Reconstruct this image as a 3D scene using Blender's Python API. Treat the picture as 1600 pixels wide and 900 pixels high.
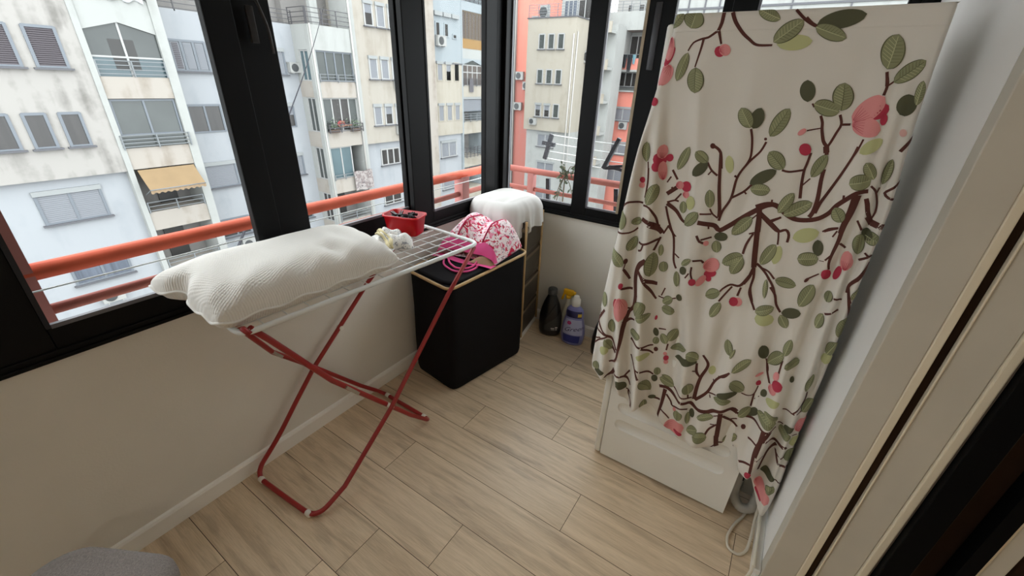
import bpy, math, random
from mathutils import Vector, Matrix

# ------------------------------------------------------------------ scene, camera, light
for o in list(bpy.data.objects):
    bpy.data.objects.remove(o, do_unlink=True)
C = bpy.context.scene.collection
scn = bpy.context.scene
random.seed(7)

CAM_AXES = ((0.83346925, 0.55146239, 0.0349034),        # camera right
            (-0.2723254, 0.35498286, 0.89432994),       # camera up
            (0.48079922, -0.75490159, 0.44604451))      # camera back
cd = bpy.data.cameras.new('camera')
cd.sensor_width = 36.0
cd.lens = 645.585 * 36.0 / 1600.0
cd.clip_start = 0.02
cd.clip_end = 400
cam = bpy.data.objects.new('camera', cd)
C.objects.link(cam)
r_, u_, b_ = CAM_AXES
cam.matrix_world = Matrix(((r_[0], u_[0], b_[0], 0), (r_[1], u_[1], b_[1], 0), (r_[2], u_[2], b_[2], 1.64), (0, 0, 0, 1)))
scn.camera = cam

world = bpy.data.worlds.new('overcast_sky')
scn.world = world
world.use_nodes = True
wn = world.node_tree.nodes
wl = world.node_tree.links
wn.clear()
w_out = wn.new('ShaderNodeOutputWorld')
w_bg = wn.new('ShaderNodeBackground')
w_tc = wn.new('ShaderNodeTexCoord')
w_sep = wn.new('ShaderNodeSeparateXYZ')
w_rmp = wn.new('ShaderNodeValToRGB')
wl.new(w_tc.outputs['Generated'], w_sep.inputs[0])
wl.new(w_sep.outputs['Z'], w_rmp.inputs[0])
w_rmp.color_ramp.elements[0].position = 0.0
w_rmp.color_ramp.elements[0].color = (0.92, 0.96, 1.0, 1)
w_rmp.color_ramp.elements[1].position = 0.8
w_rmp.color_ramp.elements[1].color = (0.95, 0.975, 1.0, 1)
wl.new(w_rmp.outputs[0], w_bg.inputs[0])
w_bg.inputs[1].default_value = SKY_STRENGTH = 3.65
wl.new(w_bg.outputs[0], w_out.inputs[0])

scn.view_settings.view_transform = 'Standard'
scn.view_settings.look = 'None'
scn.view_settings.gamma = 1.0
scn.view_settings.use_curve_mapping = False
scn.view_settings.exposure = 0.52
scn.cycles.max_bounces = 12
scn.cycles.diffuse_bounces = 6
scn.cycles.glossy_bounces = 4
scn.cycles.transparent_max_bounces = 16
scn.cycles.sample_clamp_indirect = 6.0
scn.cycles.caustics_reflective = False
scn.cycles.caustics_refractive = False
FILL_LAMP_POWER = 20.0

# ------------------------------------------------------------------ helpers
PI = math.pi


def srgb(r, g, b):
    def f(c):
        c = c / 255.0
        return c / 12.92 if c <= 0.04045 else ((c + 0.055) / 1.055) ** 2.4
    return (f(r), f(g), f(b), 1.0)


class MB:
    """collects vertices and faces and links them as one mesh object"""

    def __init__(self):
        self.v, self.f, self.m, self.s = [], [], [], []

    def add(self, vs, fs, mat=0, smooth=False):
        n = len(self.v)
        self.v += [tuple(p) for p in vs]
        for fc in fs:
            self.f.append([i + n for i in fc])
            self.m.append(mat)
            self.s.append(smooth)
        return self

    def box(self, x0, x1, y0, y1, z0, z1, mat=0):
        vs = [(x, y, z) for z in (z0, z1) for y in (y0, y1) for x in (x0, x1)]
        return self.add(vs, [(0, 2, 3, 1), (4, 5, 7, 6), (0, 1, 5, 4), (2, 6, 7, 3), (0, 4, 6, 2), (1, 3, 7, 5)], mat)

    def rbox(self, x0, x1, y0, y1, z0, z1, r, mat=0, seg=3):
        """box with rounded vertical edges and softly rounded top and bottom rims"""
        r = min(r, (x1 - x0) / 2 - 1e-4, (y1 - y0) / 2 - 1e-4)
        def ring(ins, z):
            out = []
            rr = max(r - ins, 1e-4)
            for cx, cy, a0 in ((x1 - r, y1 - r, 0), (x0 + r, y1 - r, 90), (x0 + r, y0 + r, 180), (x1 - r, y0 + r, 270)):
                for i in range(seg + 1):
                    a = math.radians(a0 + 90 * i / seg)
                    out.append((cx + rr * math.cos(a), cy + rr * math.sin(a), z))
            return out
        e = min(r * 0.6, (z1 - z0) * 0.3)
        rings = [ring(e, z0), ring(e * 0.3, z0 + e * 0.3), ring(0, z0 + e), ring(0, z1 - e), ring(e * 0.3, z1 - e * 0.3), ring(e, z1)]
        return self.loft(rings, True, True, mat, True)

    def loft(self, rings, cap0=True, cap1=True, mat=0, smooth=True):
        n = len(rings[0])
        vs = [p for rg in rings for p in rg]
        fs = []
        for i in range(len(rings) - 1):
            for j in range(n):
                k = (j + 1) % n
                fs.append((i * n + j, i * n + k, (i + 1) * n + k, (i + 1) * n + j))
        base = len(self.v)
        self.add(vs, fs, mat, smooth)
        if cap0:
            self.f.append([base + j for j in reversed(range(n))]); self.m.append(mat); self.s.append(False)
        if cap1:
            self.f.append([base + (len(rings) - 1) * n + j for j in range(n)]); self.m.append(mat); self.s.append(False)
        return self

    def tube(self, path, r, seg=8, mat=0, closed=False, flat=1.0):
        P = [Vector(p) for p in path]
        n = len(P)
        rs = r if isinstance(r, (list, tuple)) else [r] * n
        tang = []
        for i in range(n):
            if closed:
                t = P[(i + 1) % n] - P[i - 1]
            else:
                t = P[min(i + 1, n - 1)] - P[max(i - 1, 0)]
            tang.append(t.normalized() if t.length > 1e-9 else Vector((0, 0, 1)))
        ref = Vector((0, 0, 1)) if abs(tang[0].z) < 0.9 else Vector((1, 0, 0))
        nrm = (ref - tang[0] * ref.dot(tang[0])).normalized()
        rings = []
        for i in range(n):
            nrm = (nrm - tang[i] * nrm.dot(tang[i]))
            nrm = nrm.normalized() if nrm.length > 1e-6 else Vector((1, 0, 0))
            bi = tang[i].cross(nrm)
            rings.append([tuple(P[i] + nrm * (rs[i] * flat * math.cos(2 * PI * j / seg)) + bi * (rs[i] * math.sin(2 * PI * j / seg))) for j in range(seg)])
        if closed:
            rings.append(rings[0])
            return self.loft(rings, False, False, mat, True)
        return self.loft(rings, True, True, mat, True)

    def bar(self, a, b, w, h, mat=0):
        """rectangular bar from a to b; w across (horizontal), h the other way"""
        a, b = Vector(a), Vector(b)
        t = (b - a).normalized()
        ref = Vector((0, 0, 1)) if abs(t.z) < 0.95 else Vector((0, 1, 0))
        s = t.cross(ref).normalized()
        u = s.cross(t)
        q = [s * (w / 2 * i) + u * (h / 2 * j) for i, j in ((-1, -1), (1, -1), (1, 1), (-1, 1))]
        return self.loft([[tuple(a + d) for d in q], [tuple(b + d) for d in q]], True, True, mat, False)

    def lathe(self, prof, cx, cy, seg=24, mat=0, sx=1.0, sy=1.0, rot=0.0):
        rings = []
        for (r, z) in prof:
            rg = []
            for j in range(seg):
                a = 2 * PI * j / seg
                x, y = r * sx * math.cos(a), r * sy * math.sin(a)
                rg.append((cx + x * math.cos(rot) - y * math.sin(rot), cy + x * math.sin(rot) + y * math.cos(rot), z))
            rings.append(rg)
        return self.loft(rings, True, True, mat, True)

    def poly(self, pts, mat=0):
        return self.add(pts, [tuple(range(len(pts)))], mat)

    def prism(self, pts, off, mat=0):
        """polygon pts (3d) pushed along vector off"""
        n = len(pts)
        q = [tuple(Vector(p) + Vector(off)) for p in pts]
        fs = [tuple(reversed(range(n))), tuple(range(n, 2 * n))]
        fs += [(i, (i + 1) % n, n + (i + 1) % n, n + i) for i in range(n)]
        return self.add(list(pts) + q, fs, mat)

    def grid(self, fn, nu, nv, mat=0, smooth=True):
        vs = [fn(i / nu, j / nv) for j in range(nv + 1) for i in range(nu + 1)]
        fs = [(j * (nu + 1) + i, j * (nu + 1) + i + 1, (j + 1) * (nu + 1) + i + 1, (j + 1) * (nu + 1) + i) for j in range(nv) for i in range(nu)]
        return self.add(vs, fs, mat, smooth)

    def build(self, name, mats, parent=None, org=None, fix=True):
        if org is None:
            org = (0, 0, 0)
        pw = wloc(parent) if parent is not None else Vector((0, 0, 0))
        o_w = Vector(org) if parent is None else (Vector(org) if any(org) else pw)
        me = bpy.data.meshes.new(name)
        me.from_pydata([(p[0] - o_w.x, p[1] - o_w.y, p[2] - o_w.z) for p in self.v], [], self.f)
        if not isinstance(mats, (list, tuple)):
            mats = [mats]
        for m in mats:
            me.materials.append(m)
        me.polygons.foreach_set('material_index', self.m)
        me.polygons.foreach_set('use_smooth', self.s)
        me.update()
        if fix:
            import bmesh
            bm = bmesh.new()
            bm.from_mesh(me)
            bmesh.ops.recalc_face_normals(bm, faces=bm.faces)
            bm.to_mesh(me)
            bm.free()
        o = bpy.data.objects.new(name, me)
        C.objects.link(o)
        o.location = o_w - pw
        if parent is not None:
            o.parent = parent
        WL[o.name] = o_w
        return o


WL = {}


def wloc(o):
    return WL.get(o.name, Vector((0, 0, 0)))


def tag(o, label, cat, group=None, kind=None):
    if label:
        o['label'] = label
    if cat:
        o['category'] = cat
    if group:
        o['group'] = group
    if kind:
        o['kind'] = kind
    return o


def thing(name, loc, label, cat, group=None, kind=None):
    o = bpy.data.objects.new(name, None)
    o.empty_display_size = 0.1
    C.objects.link(o)
    o.location = loc
    WL[o.name] = Vector(loc)
    return tag(o, label, cat, group, kind)


def struct(o):
    o['kind'] = 'structure'
    return o


def subsurf(o, n=1):
    md = o.modifiers.new('smooth', 'SUBSURF')
    md.levels = n
    md.render_levels = n
    return o


def bevel(o, w=0.004, seg=2, ang=40):
    md = o.modifiers.new('edge', 'BEVEL')
    md.width = w
    md.segments = seg
    md.limit_method = 'ANGLE'
    md.angle_limit = math.radians(ang)
    return o


def lerp(a, b, t):
    return a + (b - a) * t


def pl(pts, x):
    """piecewise linear lookup, pts sorted by first value"""
    if x <= pts[0][0]:
        return pts[0][1]
    for (a, b), (c, d) in zip(pts, pts[1:]):
        if x <= c:
            return b + (d - b) * (x - a) / (c - a)
    return pts[-1][1]


def arc_path(pts, r, n=5):
    """polyline with rounded corners"""
    P = [Vector(p) for p in pts]
    out = [P[0]]
    for i in range(1, len(P) - 1):
        a = (P[i - 1] - P[i])
        b = (P[i + 1] - P[i])
        d = min(r, a.length * 0.45, b.length * 0.45)
        p0 = P[i] + a.normalized() * d
        p1 = P[i] + b.normalized() * d
        for k in range(n + 1):
            t = k / n
            out.append(p0 * (1 - t) ** 2 + P[i] * 2 * t * (1 - t) + p1 * t * t)
    out.append(P[-1])
    return [tuple(p) for p in out]


# ------------------------------------------------------------------ materials
def mat(name, col, rough=0.6, var=0.0, vscale=8.0, bump=0.0, bscale=60.0, metal=0.0, stretch=None, col2=None, spec=0.5, sheen=0.0):
    m = bpy.data.materials.new(name)
    m.use_nodes = True
    nt = m.node_tree
    bs = nt.nodes['Principled BSDF']
    bs.inputs['Base Color'].default_value = col
    bs.inputs['Roughness'].default_value = rough
    bs.inputs['Metallic'].default_value = metal
    bs.inputs['Specular IOR Level'].default_value = spec
    if sheen:
        bs.inputs['Sheen Weight'].default_value = sheen
    if var or bump:
        tc = nt.nodes.new('ShaderNodeNewGeometry')
        mp = nt.nodes.new('ShaderNodeMapping')
        nt.links.new(tc.outputs['Position'], mp.inputs[0])
        if stretch:
            mp.inputs['Scale'].default_value = stretch
    if var:
        nz = nt.nodes.new('ShaderNodeTexNoise')
        nz.inputs['Scale'].default_value = vscale
        nz.inputs['Detail'].default_value = 5
        nt.links.new(mp.outputs[0], nz.inputs['Vector'])
        rp = nt.nodes.new('ShaderNodeValToRGB')
        rp.color_ramp.elements[0].position = 0.32
        rp.color_ramp.elements[1].position = 0.68
        c2 = col2 or tuple(c * (1 - var) for c in col[:3]) + (1,)
        rp.color_ramp.elements[0].color = c2
        rp.color_ramp.elements[1].color = col
        nt.links.new(nz.outputs['Fac'], rp.inputs[0])
        nt.links.new(rp.outputs[0], bs.inputs['Base Color'])
    if bump:
        nb = nt.nodes.new('ShaderNodeTexNoise')
        nb.inputs['Scale'].default_value = bscale
        nb.inputs['Detail'].default_value = 3
        nt.links.new(mp.outputs[0], nb.inputs['Vector'])
        bp = nt.nodes.new('ShaderNodeBump')
        bp.inputs['Strength'].default_value = bump
        bp.inputs['Distance'].default_value = 0.01
        nt.links.new(nb.outputs['Fac'], bp.inputs['Height'])
        nt.links.new(bp.outputs[0], bs.inputs['Normal'])
    return m


def plaster(name, col, stain, amount=0.5, fine=0.12):
    """weathered outdoor render: blotches plus vertical run-off streaks"""
    m = bpy.data.materials.new(name)
    m.use_nodes = True
    nt = m.node_tree
    bs = nt.nodes['Principled BSDF']
    bs.inputs['Roughness'].default_value = 0.9
    bs.inputs['Specular IOR Level'].default_value = 0.15
    g = nt.nodes.new('ShaderNodeNewGeometry')
    m1 = nt.nodes.new('ShaderNodeMapping')
    m1.inputs['Scale'].default_value = (1.7, 1.7, 0.07)
    nt.links.new(g.outputs['Position'], m1.inputs[0])
    n1 = nt.nodes.new('ShaderNodeTexNoise')
    n1.inputs['Scale'].default_value = 1.1
    n1.inputs['Detail'].default_value = 6
    nt.links.new(m1.outputs[0], n1.inputs['Vector'])
    n2 = nt.nodes.new('ShaderNodeTexNoise')
    n2.inputs['Scale'].default_value = 0.9
    n2.inputs['Detail'].default_value = 8
    n2.inputs['Roughness'].default_value = 0.65
    nt.links.new(g.outputs['Position'], n2.inputs['Vector'])
    mu = nt.nodes.new('ShaderNodeMath')
    mu.operation = 'MULTIPLY'
    nt.links.new(n1.outputs['Fac'], mu.inputs[0])
    nt.links.new(n2.outputs['Fac'], mu.inputs[1])
    rp = nt.nodes.new('ShaderNodeValToRGB')
    rp.color_ramp.elements[0].position = 0.24
    rp.color_ramp.elements[0].color = (0, 0, 0, 1)
    rp.color_ramp.elements[1].position = 0.42
    rp.color_ramp.elements[1].color = (amount, amount, amount, 1)
    nt.links.new(mu.outputs[0], rp.inputs[0])
    mx = nt.nodes.new('ShaderNodeMix')
    mx.data_type = 'RGBA'
    mx.inputs[6].default_value = col
    mx.inputs[7].default_value = stain
    nt.links.new(rp.outputs[0], mx.inputs[0])
    nt.links.new(mx.outputs[2], bs.inputs['Base Color'])
    return m


def glass_mat(name, tint=(0.97, 0.985, 0.98), refl=0.06):
    m = bpy.data.materials.new(name)
    m.use_nodes = True
    nt = m.node_tree
    nt.nodes.remove(nt.nodes['Principled BSDF'])
    out = nt.nodes['Material Output']
    tr = nt.nodes.new('ShaderNodeBsdfTransparent')
    tr.inputs[0].default_value = (*tint, 1)
    gl = nt.nodes.new('ShaderNodeBsdfGlossy')
    gl.inputs['Roughness'].default_value = 0.02
    fr = nt.nodes.new('ShaderNodeLayerWeight')
    fr.inputs['Blend'].default_value = 0.12
    mr = nt.nodes.new('ShaderNodeMath')
    mr.operation = 'MULTIPLY'
    mr.inputs[1].default_value = refl * 6
    nt.links.new(fr.outputs['Fresnel'], mr.inputs[0])
    mx = nt.nodes.new('ShaderNodeMixShader')
    nt.links.new(mr.outputs[0], mx.inputs[0])
    nt.links.new(tr.outputs[0], mx.inputs[1])
    nt.links.new(gl.outputs[0], mx.inputs[2])
    nt.links.new(mx.outputs[0], out.inputs[0])
    return m


def floor_mat():
    m = bpy.data.materials.new('oak_laminate')
    m.use_nodes = True
    nt = m.node_tree
    N, Lk = nt.nodes, nt.links
    bs = N['Principled BSDF']
    g = N.new('ShaderNodeNewGeometry')
    at = N.new('ShaderNodeAttribute')
    at.attribute_name = 'plank'
    off = N.new('ShaderNodeVectorMath')
    off.operation = 'SCALE'
    off.inputs['Scale'].default_value = 9.0
    Lk.new(at.outputs['Color'], off.inputs[0])
    ad = N.new('ShaderNodeVectorMath')
    ad.operation = 'ADD'
    Lk.new(g.outputs['Position'], ad.inputs[0])
    Lk.new(off.outputs[0], ad.inputs[1])
    mp = N.new('ShaderNodeMapping')
    mp.inputs['Scale'].default_value = (0.9, 11.0, 1)
    Lk.new(ad.outputs[0], mp.inputs[0])
    n1 = N.new('ShaderNodeTexNoise')
    n1.inputs['Scale'].default_value = 2.2
    n1.inputs['Detail'].default_value = 7
    n1.inputs['Roughness'].default_value = 0.62
    n1.inputs['Distortion'].default_value = 0.7
    Lk.new(mp.outputs[0], n1.inputs['Vector'])
    mp2 = N.new('ShaderNodeMapping')
    mp2.inputs['Scale'].default_value = (5.0, 120.0, 1)
    Lk.new(ad.outputs[0], mp2.inputs[0])
    n2 = N.new('ShaderNodeTexNoise')
    n2.inputs['Scale'].default_value = 3.0
    n2.inputs['Detail'].default_value = 4
    Lk.new(mp2.outputs[0], n2.inputs['Vector'])
    n3 = N.new('ShaderNodeTexNoise')
    n3.inputs['Scale'].default_value = 3.2
    n3.inputs['Detail'].default_value = 3
    mp3 = N.new('ShaderNodeMapping')
    mp3.inputs['Scale'].default_value = (1.1, 5.0, 1)
    Lk.new(ad.outputs[0], mp3.inputs[0])
    Lk.new(mp3.outputs[0], n3.inputs['Vector'])
    r1 = N.new('ShaderNodeValToRGB')
    e = r1.color_ramp.elements
    e[0].position = 0.22
    e[0].color = srgb(168, 146, 121)
    e[1].position = 0.8
    e[1].color = srgb(232, 211, 182)
    e2 = e.new(0.5)
    e2.color = srgb(215, 193, 163)
    Lk.new(n1.outputs['Fac'], r1.inputs[0])
    r2 = N.new('ShaderNodeValToRGB')
    r2.color_ramp.elements[0].position = 0.3
    r2.color_ramp.elements[0].color = (0.80, 0.78, 0.76, 1)
    r2.color_ramp.elements[1].position = 0.6
    r2.color_ramp.elements[1].color = (1, 1, 1, 1)
    Lk.new(n2.outputs['Fac'], r2.inputs[0])
    r3 = N.new('ShaderNodeValToRGB')
    r3.color_ramp.elements[0].position = 0.30
    r3.color_ramp.elements[0].color = (0.66, 0.64, 0.64, 1)
    r3.color_ramp.elements[1].position = 0.40
    r3.color_ramp.elements[1].color = (1, 1, 1, 1)
    Lk.new(n3.outputs['Fac'], r3.inputs[0])
    m1 = N.new('ShaderNodeMix')
    m1.data_type = 'RGBA'
    m1.blend_type = 'MULTIPLY'
    m1.inputs[0].default_value = 0.75
    Lk.new(r1.outputs[0], m1.inputs[6])
    Lk.new(r2.outputs[0], m1.inputs[7])
    m2 = N.new('ShaderNodeMix')
    m2.data_type = 'RGBA'
    m2.blend_type = 'MULTIPLY'
    m2.inputs[0].default_value = 0.6
    Lk.new(m1.outputs[2], m2.inputs[6])
    Lk.new(r3.outputs[0], m2.inputs[7])
    hs = N.new('ShaderNodeHueSaturation')
    mr = N.new('ShaderNodeMapRange')
    mr.inputs['To Min'].default_value = 0.90
    mr.inputs['To Max'].default_value = 1.12
    Lk.new(at.outputs['Fac'], mr.inputs['Value'])
    Lk.new(mr.outputs[0], hs.inputs['Value'])
    Lk.new(m2.outputs[2], hs.inputs['Color'])
    Lk.new(hs.outputs[0], bs.inputs['Base Color'])
    bs.inputs['Roughness'].default_value = 0.36
    bs.inputs['Specular IOR Level'].default_value = 0.5
    bp = N.new('ShaderNodeBump')
    bp.inputs['Strength'].default_value = 0.12
    bp.inputs['Distance'].default_value = 0.003
    Lk.new(n2.outputs['Fac'], bp.inputs['Height'])
    Lk.new(bp.outputs[0], bs.inputs['Normal'])
    return m


M_WALL = mat('cream_wall_paint', srgb(224, 220, 211), 0.75, var=0.05, vscale=3.0, bump=0.06, bscale=120)
M_WHITE_WALL = mat('white_wall_paint', srgb(234, 233, 231), 0.7, var=0.04, vscale=3.0, bump=0.05, bscale=140)
M_JAMB = mat('cream_painted_jamb', srgb(196, 190, 177), 0.5, var=0.08, vscale=5.0)
M_JAMB_EDGE = mat('cream_painted_edge', srgb(220, 209, 186), 0.5)
M_SKIRT = mat('white_skirting', srgb(240, 237, 230), 0.5)
M_CEIL = mat('ceiling_paint', srgb(242, 241, 238), 0.8)
M_FRAME = mat('black_aluminium', srgb(13, 13, 14), 0.5, spec=0.14)
M_FRAME_EDGE = mat('tan_sash_edge', srgb(150, 135, 112), 0.6)
M_GASKET = mat('grey_glazing_bead', srgb(98, 98, 104), 0.35)
M_GLASS = glass_mat('clear_window_glass')
M_FLOOR = floor_mat()
M_GROOVE = mat('plank_gap', srgb(60, 44, 32), 0.9)
M_DARKWOOD = mat('dark_brown_wood', srgb(52, 36, 25), 0.75, var=0.4, vscale=6, spec=0.1)
M_BLACK_DOOR = mat('black_door_frame', srgb(9, 9, 10), 0.6, spec=0.06)
M_RED = mat('dark_red_enamel', srgb(150, 34, 34), 0.35)
M_CHROME = mat('steel_bracket', srgb(170, 165, 158), 0.35, metal=0.8)
M_WIRE = mat('white_coated_wire', srgb(222, 226, 226), 0.4)
M_CAP = mat('white_plastic_cap', srgb(232, 228, 218), 0.5)
M_ORANGE = mat('orange_red_railing', srgb(218, 98, 70), 0.6, var=0.14, vscale=7, spec=0.25)
M_RAILFADE = mat('faded_red_railing', srgb(168, 102, 92), 0.65, var=0.2, vscale=9, spec=0.2)
M_POST = mat('faded_red_post', srgb(182, 118, 112), 0.65, var=0.15, vscale=9)
M_BLACKCLOTH = mat('black_hamper_fabric', srgb(17, 16, 18), 0.9, bump=0.15, bscale=500, spec=0.2)
M_BAMBOO = mat('bamboo_rod', srgb(206, 172, 122), 0.45, var=0.25, vscale=14)
M_REDPL = mat('red_plastic', srgb(190, 14, 26), 0.3)
M_PEG = mat('black_peg_plastic', srgb(20, 20, 22), 0.4)
M_TOWER = mat('smoky_brown_plastic', srgb(58, 50, 43), 0.3, var=0.15, vscale=10)
M_TOWER_RIB = mat('brown_plastic_rib', srgb(120, 104, 84), 0.35)
M_WHITEPL = mat('white_plastic', srgb(228, 226, 220), 0.4)
M_APPL = mat('white_appliance_enamel', srgb(233, 232, 226), 0.32)
M_APPL_DK = mat('dark_grey_appliance', srgb(70, 66, 60), 0.6)  # dark grey of the machine feet
M_GREYPL = mat('grey_rubber_hose', srgb(192, 188, 180), 0.55)
M_CABLE = mat('off_white_cable', srgb(214, 206, 190), 0.5)
M_GREYFAB = mat('grey_melange_fabric', srgb(138, 129, 124), 0.95, var=0.35, vscale=260, bump=0.4, bscale=300, sheen=0.2)
M_DARKLEG = mat('dark_stool_leg', srgb(52, 42, 36), 0.5)
M_PLASTBLK = mat('black_bottle_plastic', srgb(14, 14, 16), 0.28)
M_LABELGREY = mat('grey_label_print', srgb(150, 150, 154), 0.5)
M_LAV = mat('lavender_bottle_plastic', srgb(128, 130, 186), 0.35)
M_LAVDK = mat('deep_blue_label', srgb(44, 52, 128), 0.4)
M_MAG = mat('magenta_print', srgb(176, 40, 110), 0.4)
M_GOLD = mat('yellow_print', srgb(206, 178, 60), 0.4)
M_YELLOW = mat('yellow_trigger_plastic', srgb(240, 186, 30), 0.35)
M_SPRAY = mat('milky_bottle_plastic', srgb(206, 204, 186), 0.35)
M_WHITECLOTH = mat('white_thin_cloth', srgb(214, 212, 209), 0.95, var=0.04, vscale=9, sheen=0.2)
M_PINK = mat('hot_pink_trim', srgb(236, 84, 152), 0.6)
M_TAN_IN = mat('tan_lining', srgb(170, 140, 110), 0.8)
M_BEIGE = mat('beige_bib_trim', srgb(214, 202, 160), 0.85)


def pillow_mat():
    m = mat('cream_waffle_cotton', srgb(229, 226, 220), 0.95, var=0.06, vscale=5, sheen=0.25)
    nt = m.node_tree
    bs = nt.nodes['Principled BSDF']
    g = nt.nodes.new('ShaderNodeTexCoord')
    mp = nt.nodes.new('ShaderNodeMapping')
    mp.inputs['Scale'].default_value = (610, 610, 610)
    mp.inputs['Rotation'].default_value = (0, 0, math.radians(25))
    nt.links.new(g.outputs['Object'], mp.inputs[0])
    sp = nt.nodes.new('ShaderNodeSeparateXYZ')
    nt.links.new(mp.outputs[0], sp.inputs[0])
    s1 = nt.nodes.new('ShaderNodeMath'); s1.operation = 'SINE'
    s2 = nt.nodes.new('ShaderNodeMath'); s2.operation = 'SINE'
    nt.links.new(sp.outputs['X'], s1.inputs[0])
    nt.links.new(sp.outputs['Y'], s2.inputs[0])
    mu = nt.nodes.new('ShaderNodeMath'); mu.operation = 'MULTIPLY'
    nt.links.new(s1.outputs[0], mu.inputs[0])
    nt.links.new(s2.outputs[0], mu.inputs[1])
    bp = nt.nodes.new('ShaderNodeBump')
    bp.inputs['Strength'].default_value = 0.3
    bp.inputs['Distance'].default_value = 0.004
    nt.links.new(mu.outputs[0], bp.inputs['Height'])
    nt.links.new(bp.outputs[0], bs.inputs['Normal'])
    return m


def floral_mat(name, base, blobs, scale=16.0):
    """small printed flowers: voronoi spots in a few colours over scribbly lines"""
    m = bpy.data.materials.new(name)
    m.use_nodes = True
    nt = m.node_tree
    N, Lk = nt.nodes, nt.links
    bs = N['Principled BSDF']
    bs.inputs['Roughness'].default_value = 0.85
    tc = N.new('ShaderNodeTexCoord')
    last = None
    base_rgb = N.new('ShaderNodeRGB')
    base_rgb.outputs[0].default_value = base
    last = base_rgb.outputs[0]
    for k, (col, sc, thr) in enumerate(blobs):
        mp = N.new('ShaderNodeMapping')
        mp.inputs['Location'].default_value = (k * 3.7, k * 1.9, k * 5.3)
        Lk.new(tc.outputs['Object'], mp.inputs[0])
        nz = N.new('ShaderNodeTexNoise')
        nz.inputs['Scale'].default_value = sc
        nz.inputs['Detail'].default_value = 2.5
        nz.inputs['Distortion'].default_value = 1.2
        Lk.new(mp.outputs[0], nz.inputs['Vector'])
        rp = N.new('ShaderNodeValToRGB')
        rp.color_ramp.elements[0].position = thr
        rp.color_ramp.elements[0].color = (0, 0, 0, 1)
        rp.color_ramp.elements[1].position = thr + 0.025
        rp.color_ramp.elements[1].color = (1, 1, 1, 1)
        Lk.new(nz.outputs['Fac'], rp.inputs[0])
        mx = N.new('ShaderNodeMix')
        mx.data_type = 'RGBA'
        Lk.new(rp.outputs[0], mx.inputs[0])
        Lk.new(last, mx.inputs[6])
        mx.inputs[7].default_value = col
        last = mx.outputs[2]
    Lk.new(last, bs.inputs['Base Color'])
    return m


M_PILLOW = pillow_mat()
M_PILLOW_SEAM = mat('cream_cotton_seam', srgb(228, 226, 221), 0.95)
M_BAG = floral_mat('pink_floral_canvas', srgb(246, 232, 235), [(srgb(240, 150, 180), 32, 0.55), (srgb(120, 80, 110), 60, 0.62), (srgb(206, 30, 74), 19, 0.575), (srgb(180, 20, 54), 40, 0.61)])
M_BIB = floral_mat('grey_print_muslin', srgb(226, 224, 220), [(srgb(150, 152, 158), 70, 0.57)])

# ------------------------------------------------------------------ the room
XL, XR, YF, YB, XI = -1.674, 0.305, 2.46, -2.2, 2.3     # window wall, right wall, far wall, back wall, inner room
ZC, ZS, ZH = 2.55, 0.847, 2.32                           # ceiling, sill underside, window head
YJ = 1.22                                                # end of the right wall where the doorway begins

# floor: laminate planks laid across the room, each row staggered
fl = MB()
cols = []
PITCH = 0.2047
Y0 = 0.828
joints = {-1: -0.99, 0: -0.722, 1: -1.196, 2: -0.38, 3: -1.063, 4: -0.64, 5: -1.15, 6: -0.86}
rows = range(-15, 9)
prnd = random.Random(3)
fl_faces = []
for k in rows:
    ya = Y0 + (k - 1) * PITCH
    yb = ya + PITCH
    if yb < YB - 0.1 or ya > YF + 0.2:
        continue
    j0 = joints.get(k, -1.6 + prnd.random() * 1.3)
    xs = [j0 + 1.29 * n for n in range(-3, 5)]
    for a, b in zip(xs, xs[1:]):
        a2, b2 = max(a, XL - 0.12), min(b, XI + 0.1)
        if b2 - a2 < 0.005:
            continue
        g = 0.0011
        fl.add([(a2 + g, ya + g, 0), (b2 - g, ya + g, 0), (b2 - g, yb - g, 0), (a2 + g, yb - g, 0)], [(0, 1, 2, 3)], 0)
        cols.append((prnd.random(), prnd.random(), prnd.random()))
fl.add([(XL - 0.2, YB - 0.2, -0.0012), (XI + 0.2, YB - 0.2, -0.0012), (XI + 0.2, YF + 0.2, -0.0012), (XL - 0.2, YF + 0.2, -0.0012)], [(0, 1, 2, 3)], 1)
fl.add([(XL - 0.2, YB - 0.2, -0.08), (XL - 0.2, YF + 0.2, -0.08), (XI + 0.2, YF + 0.2, -0.08), (XI + 0.2, YB - 0.2, -0.08)], [(0, 1, 2, 3)], 1)
floor = struct(fl.build('floor', [M_FLOOR, M_GROOVE], fix=False))
ca = floor.data.color_attributes.new('plank', 'FLOAT_COLOR', 'CORNER')
for i, p in enumerate(floor.data.polygons):
    c = cols[i] if i < len(cols) else (0.5, 0.5, 0.5)
    for li in p.loop_indices:
        ca.data[li].color = (*c, 1)

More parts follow.
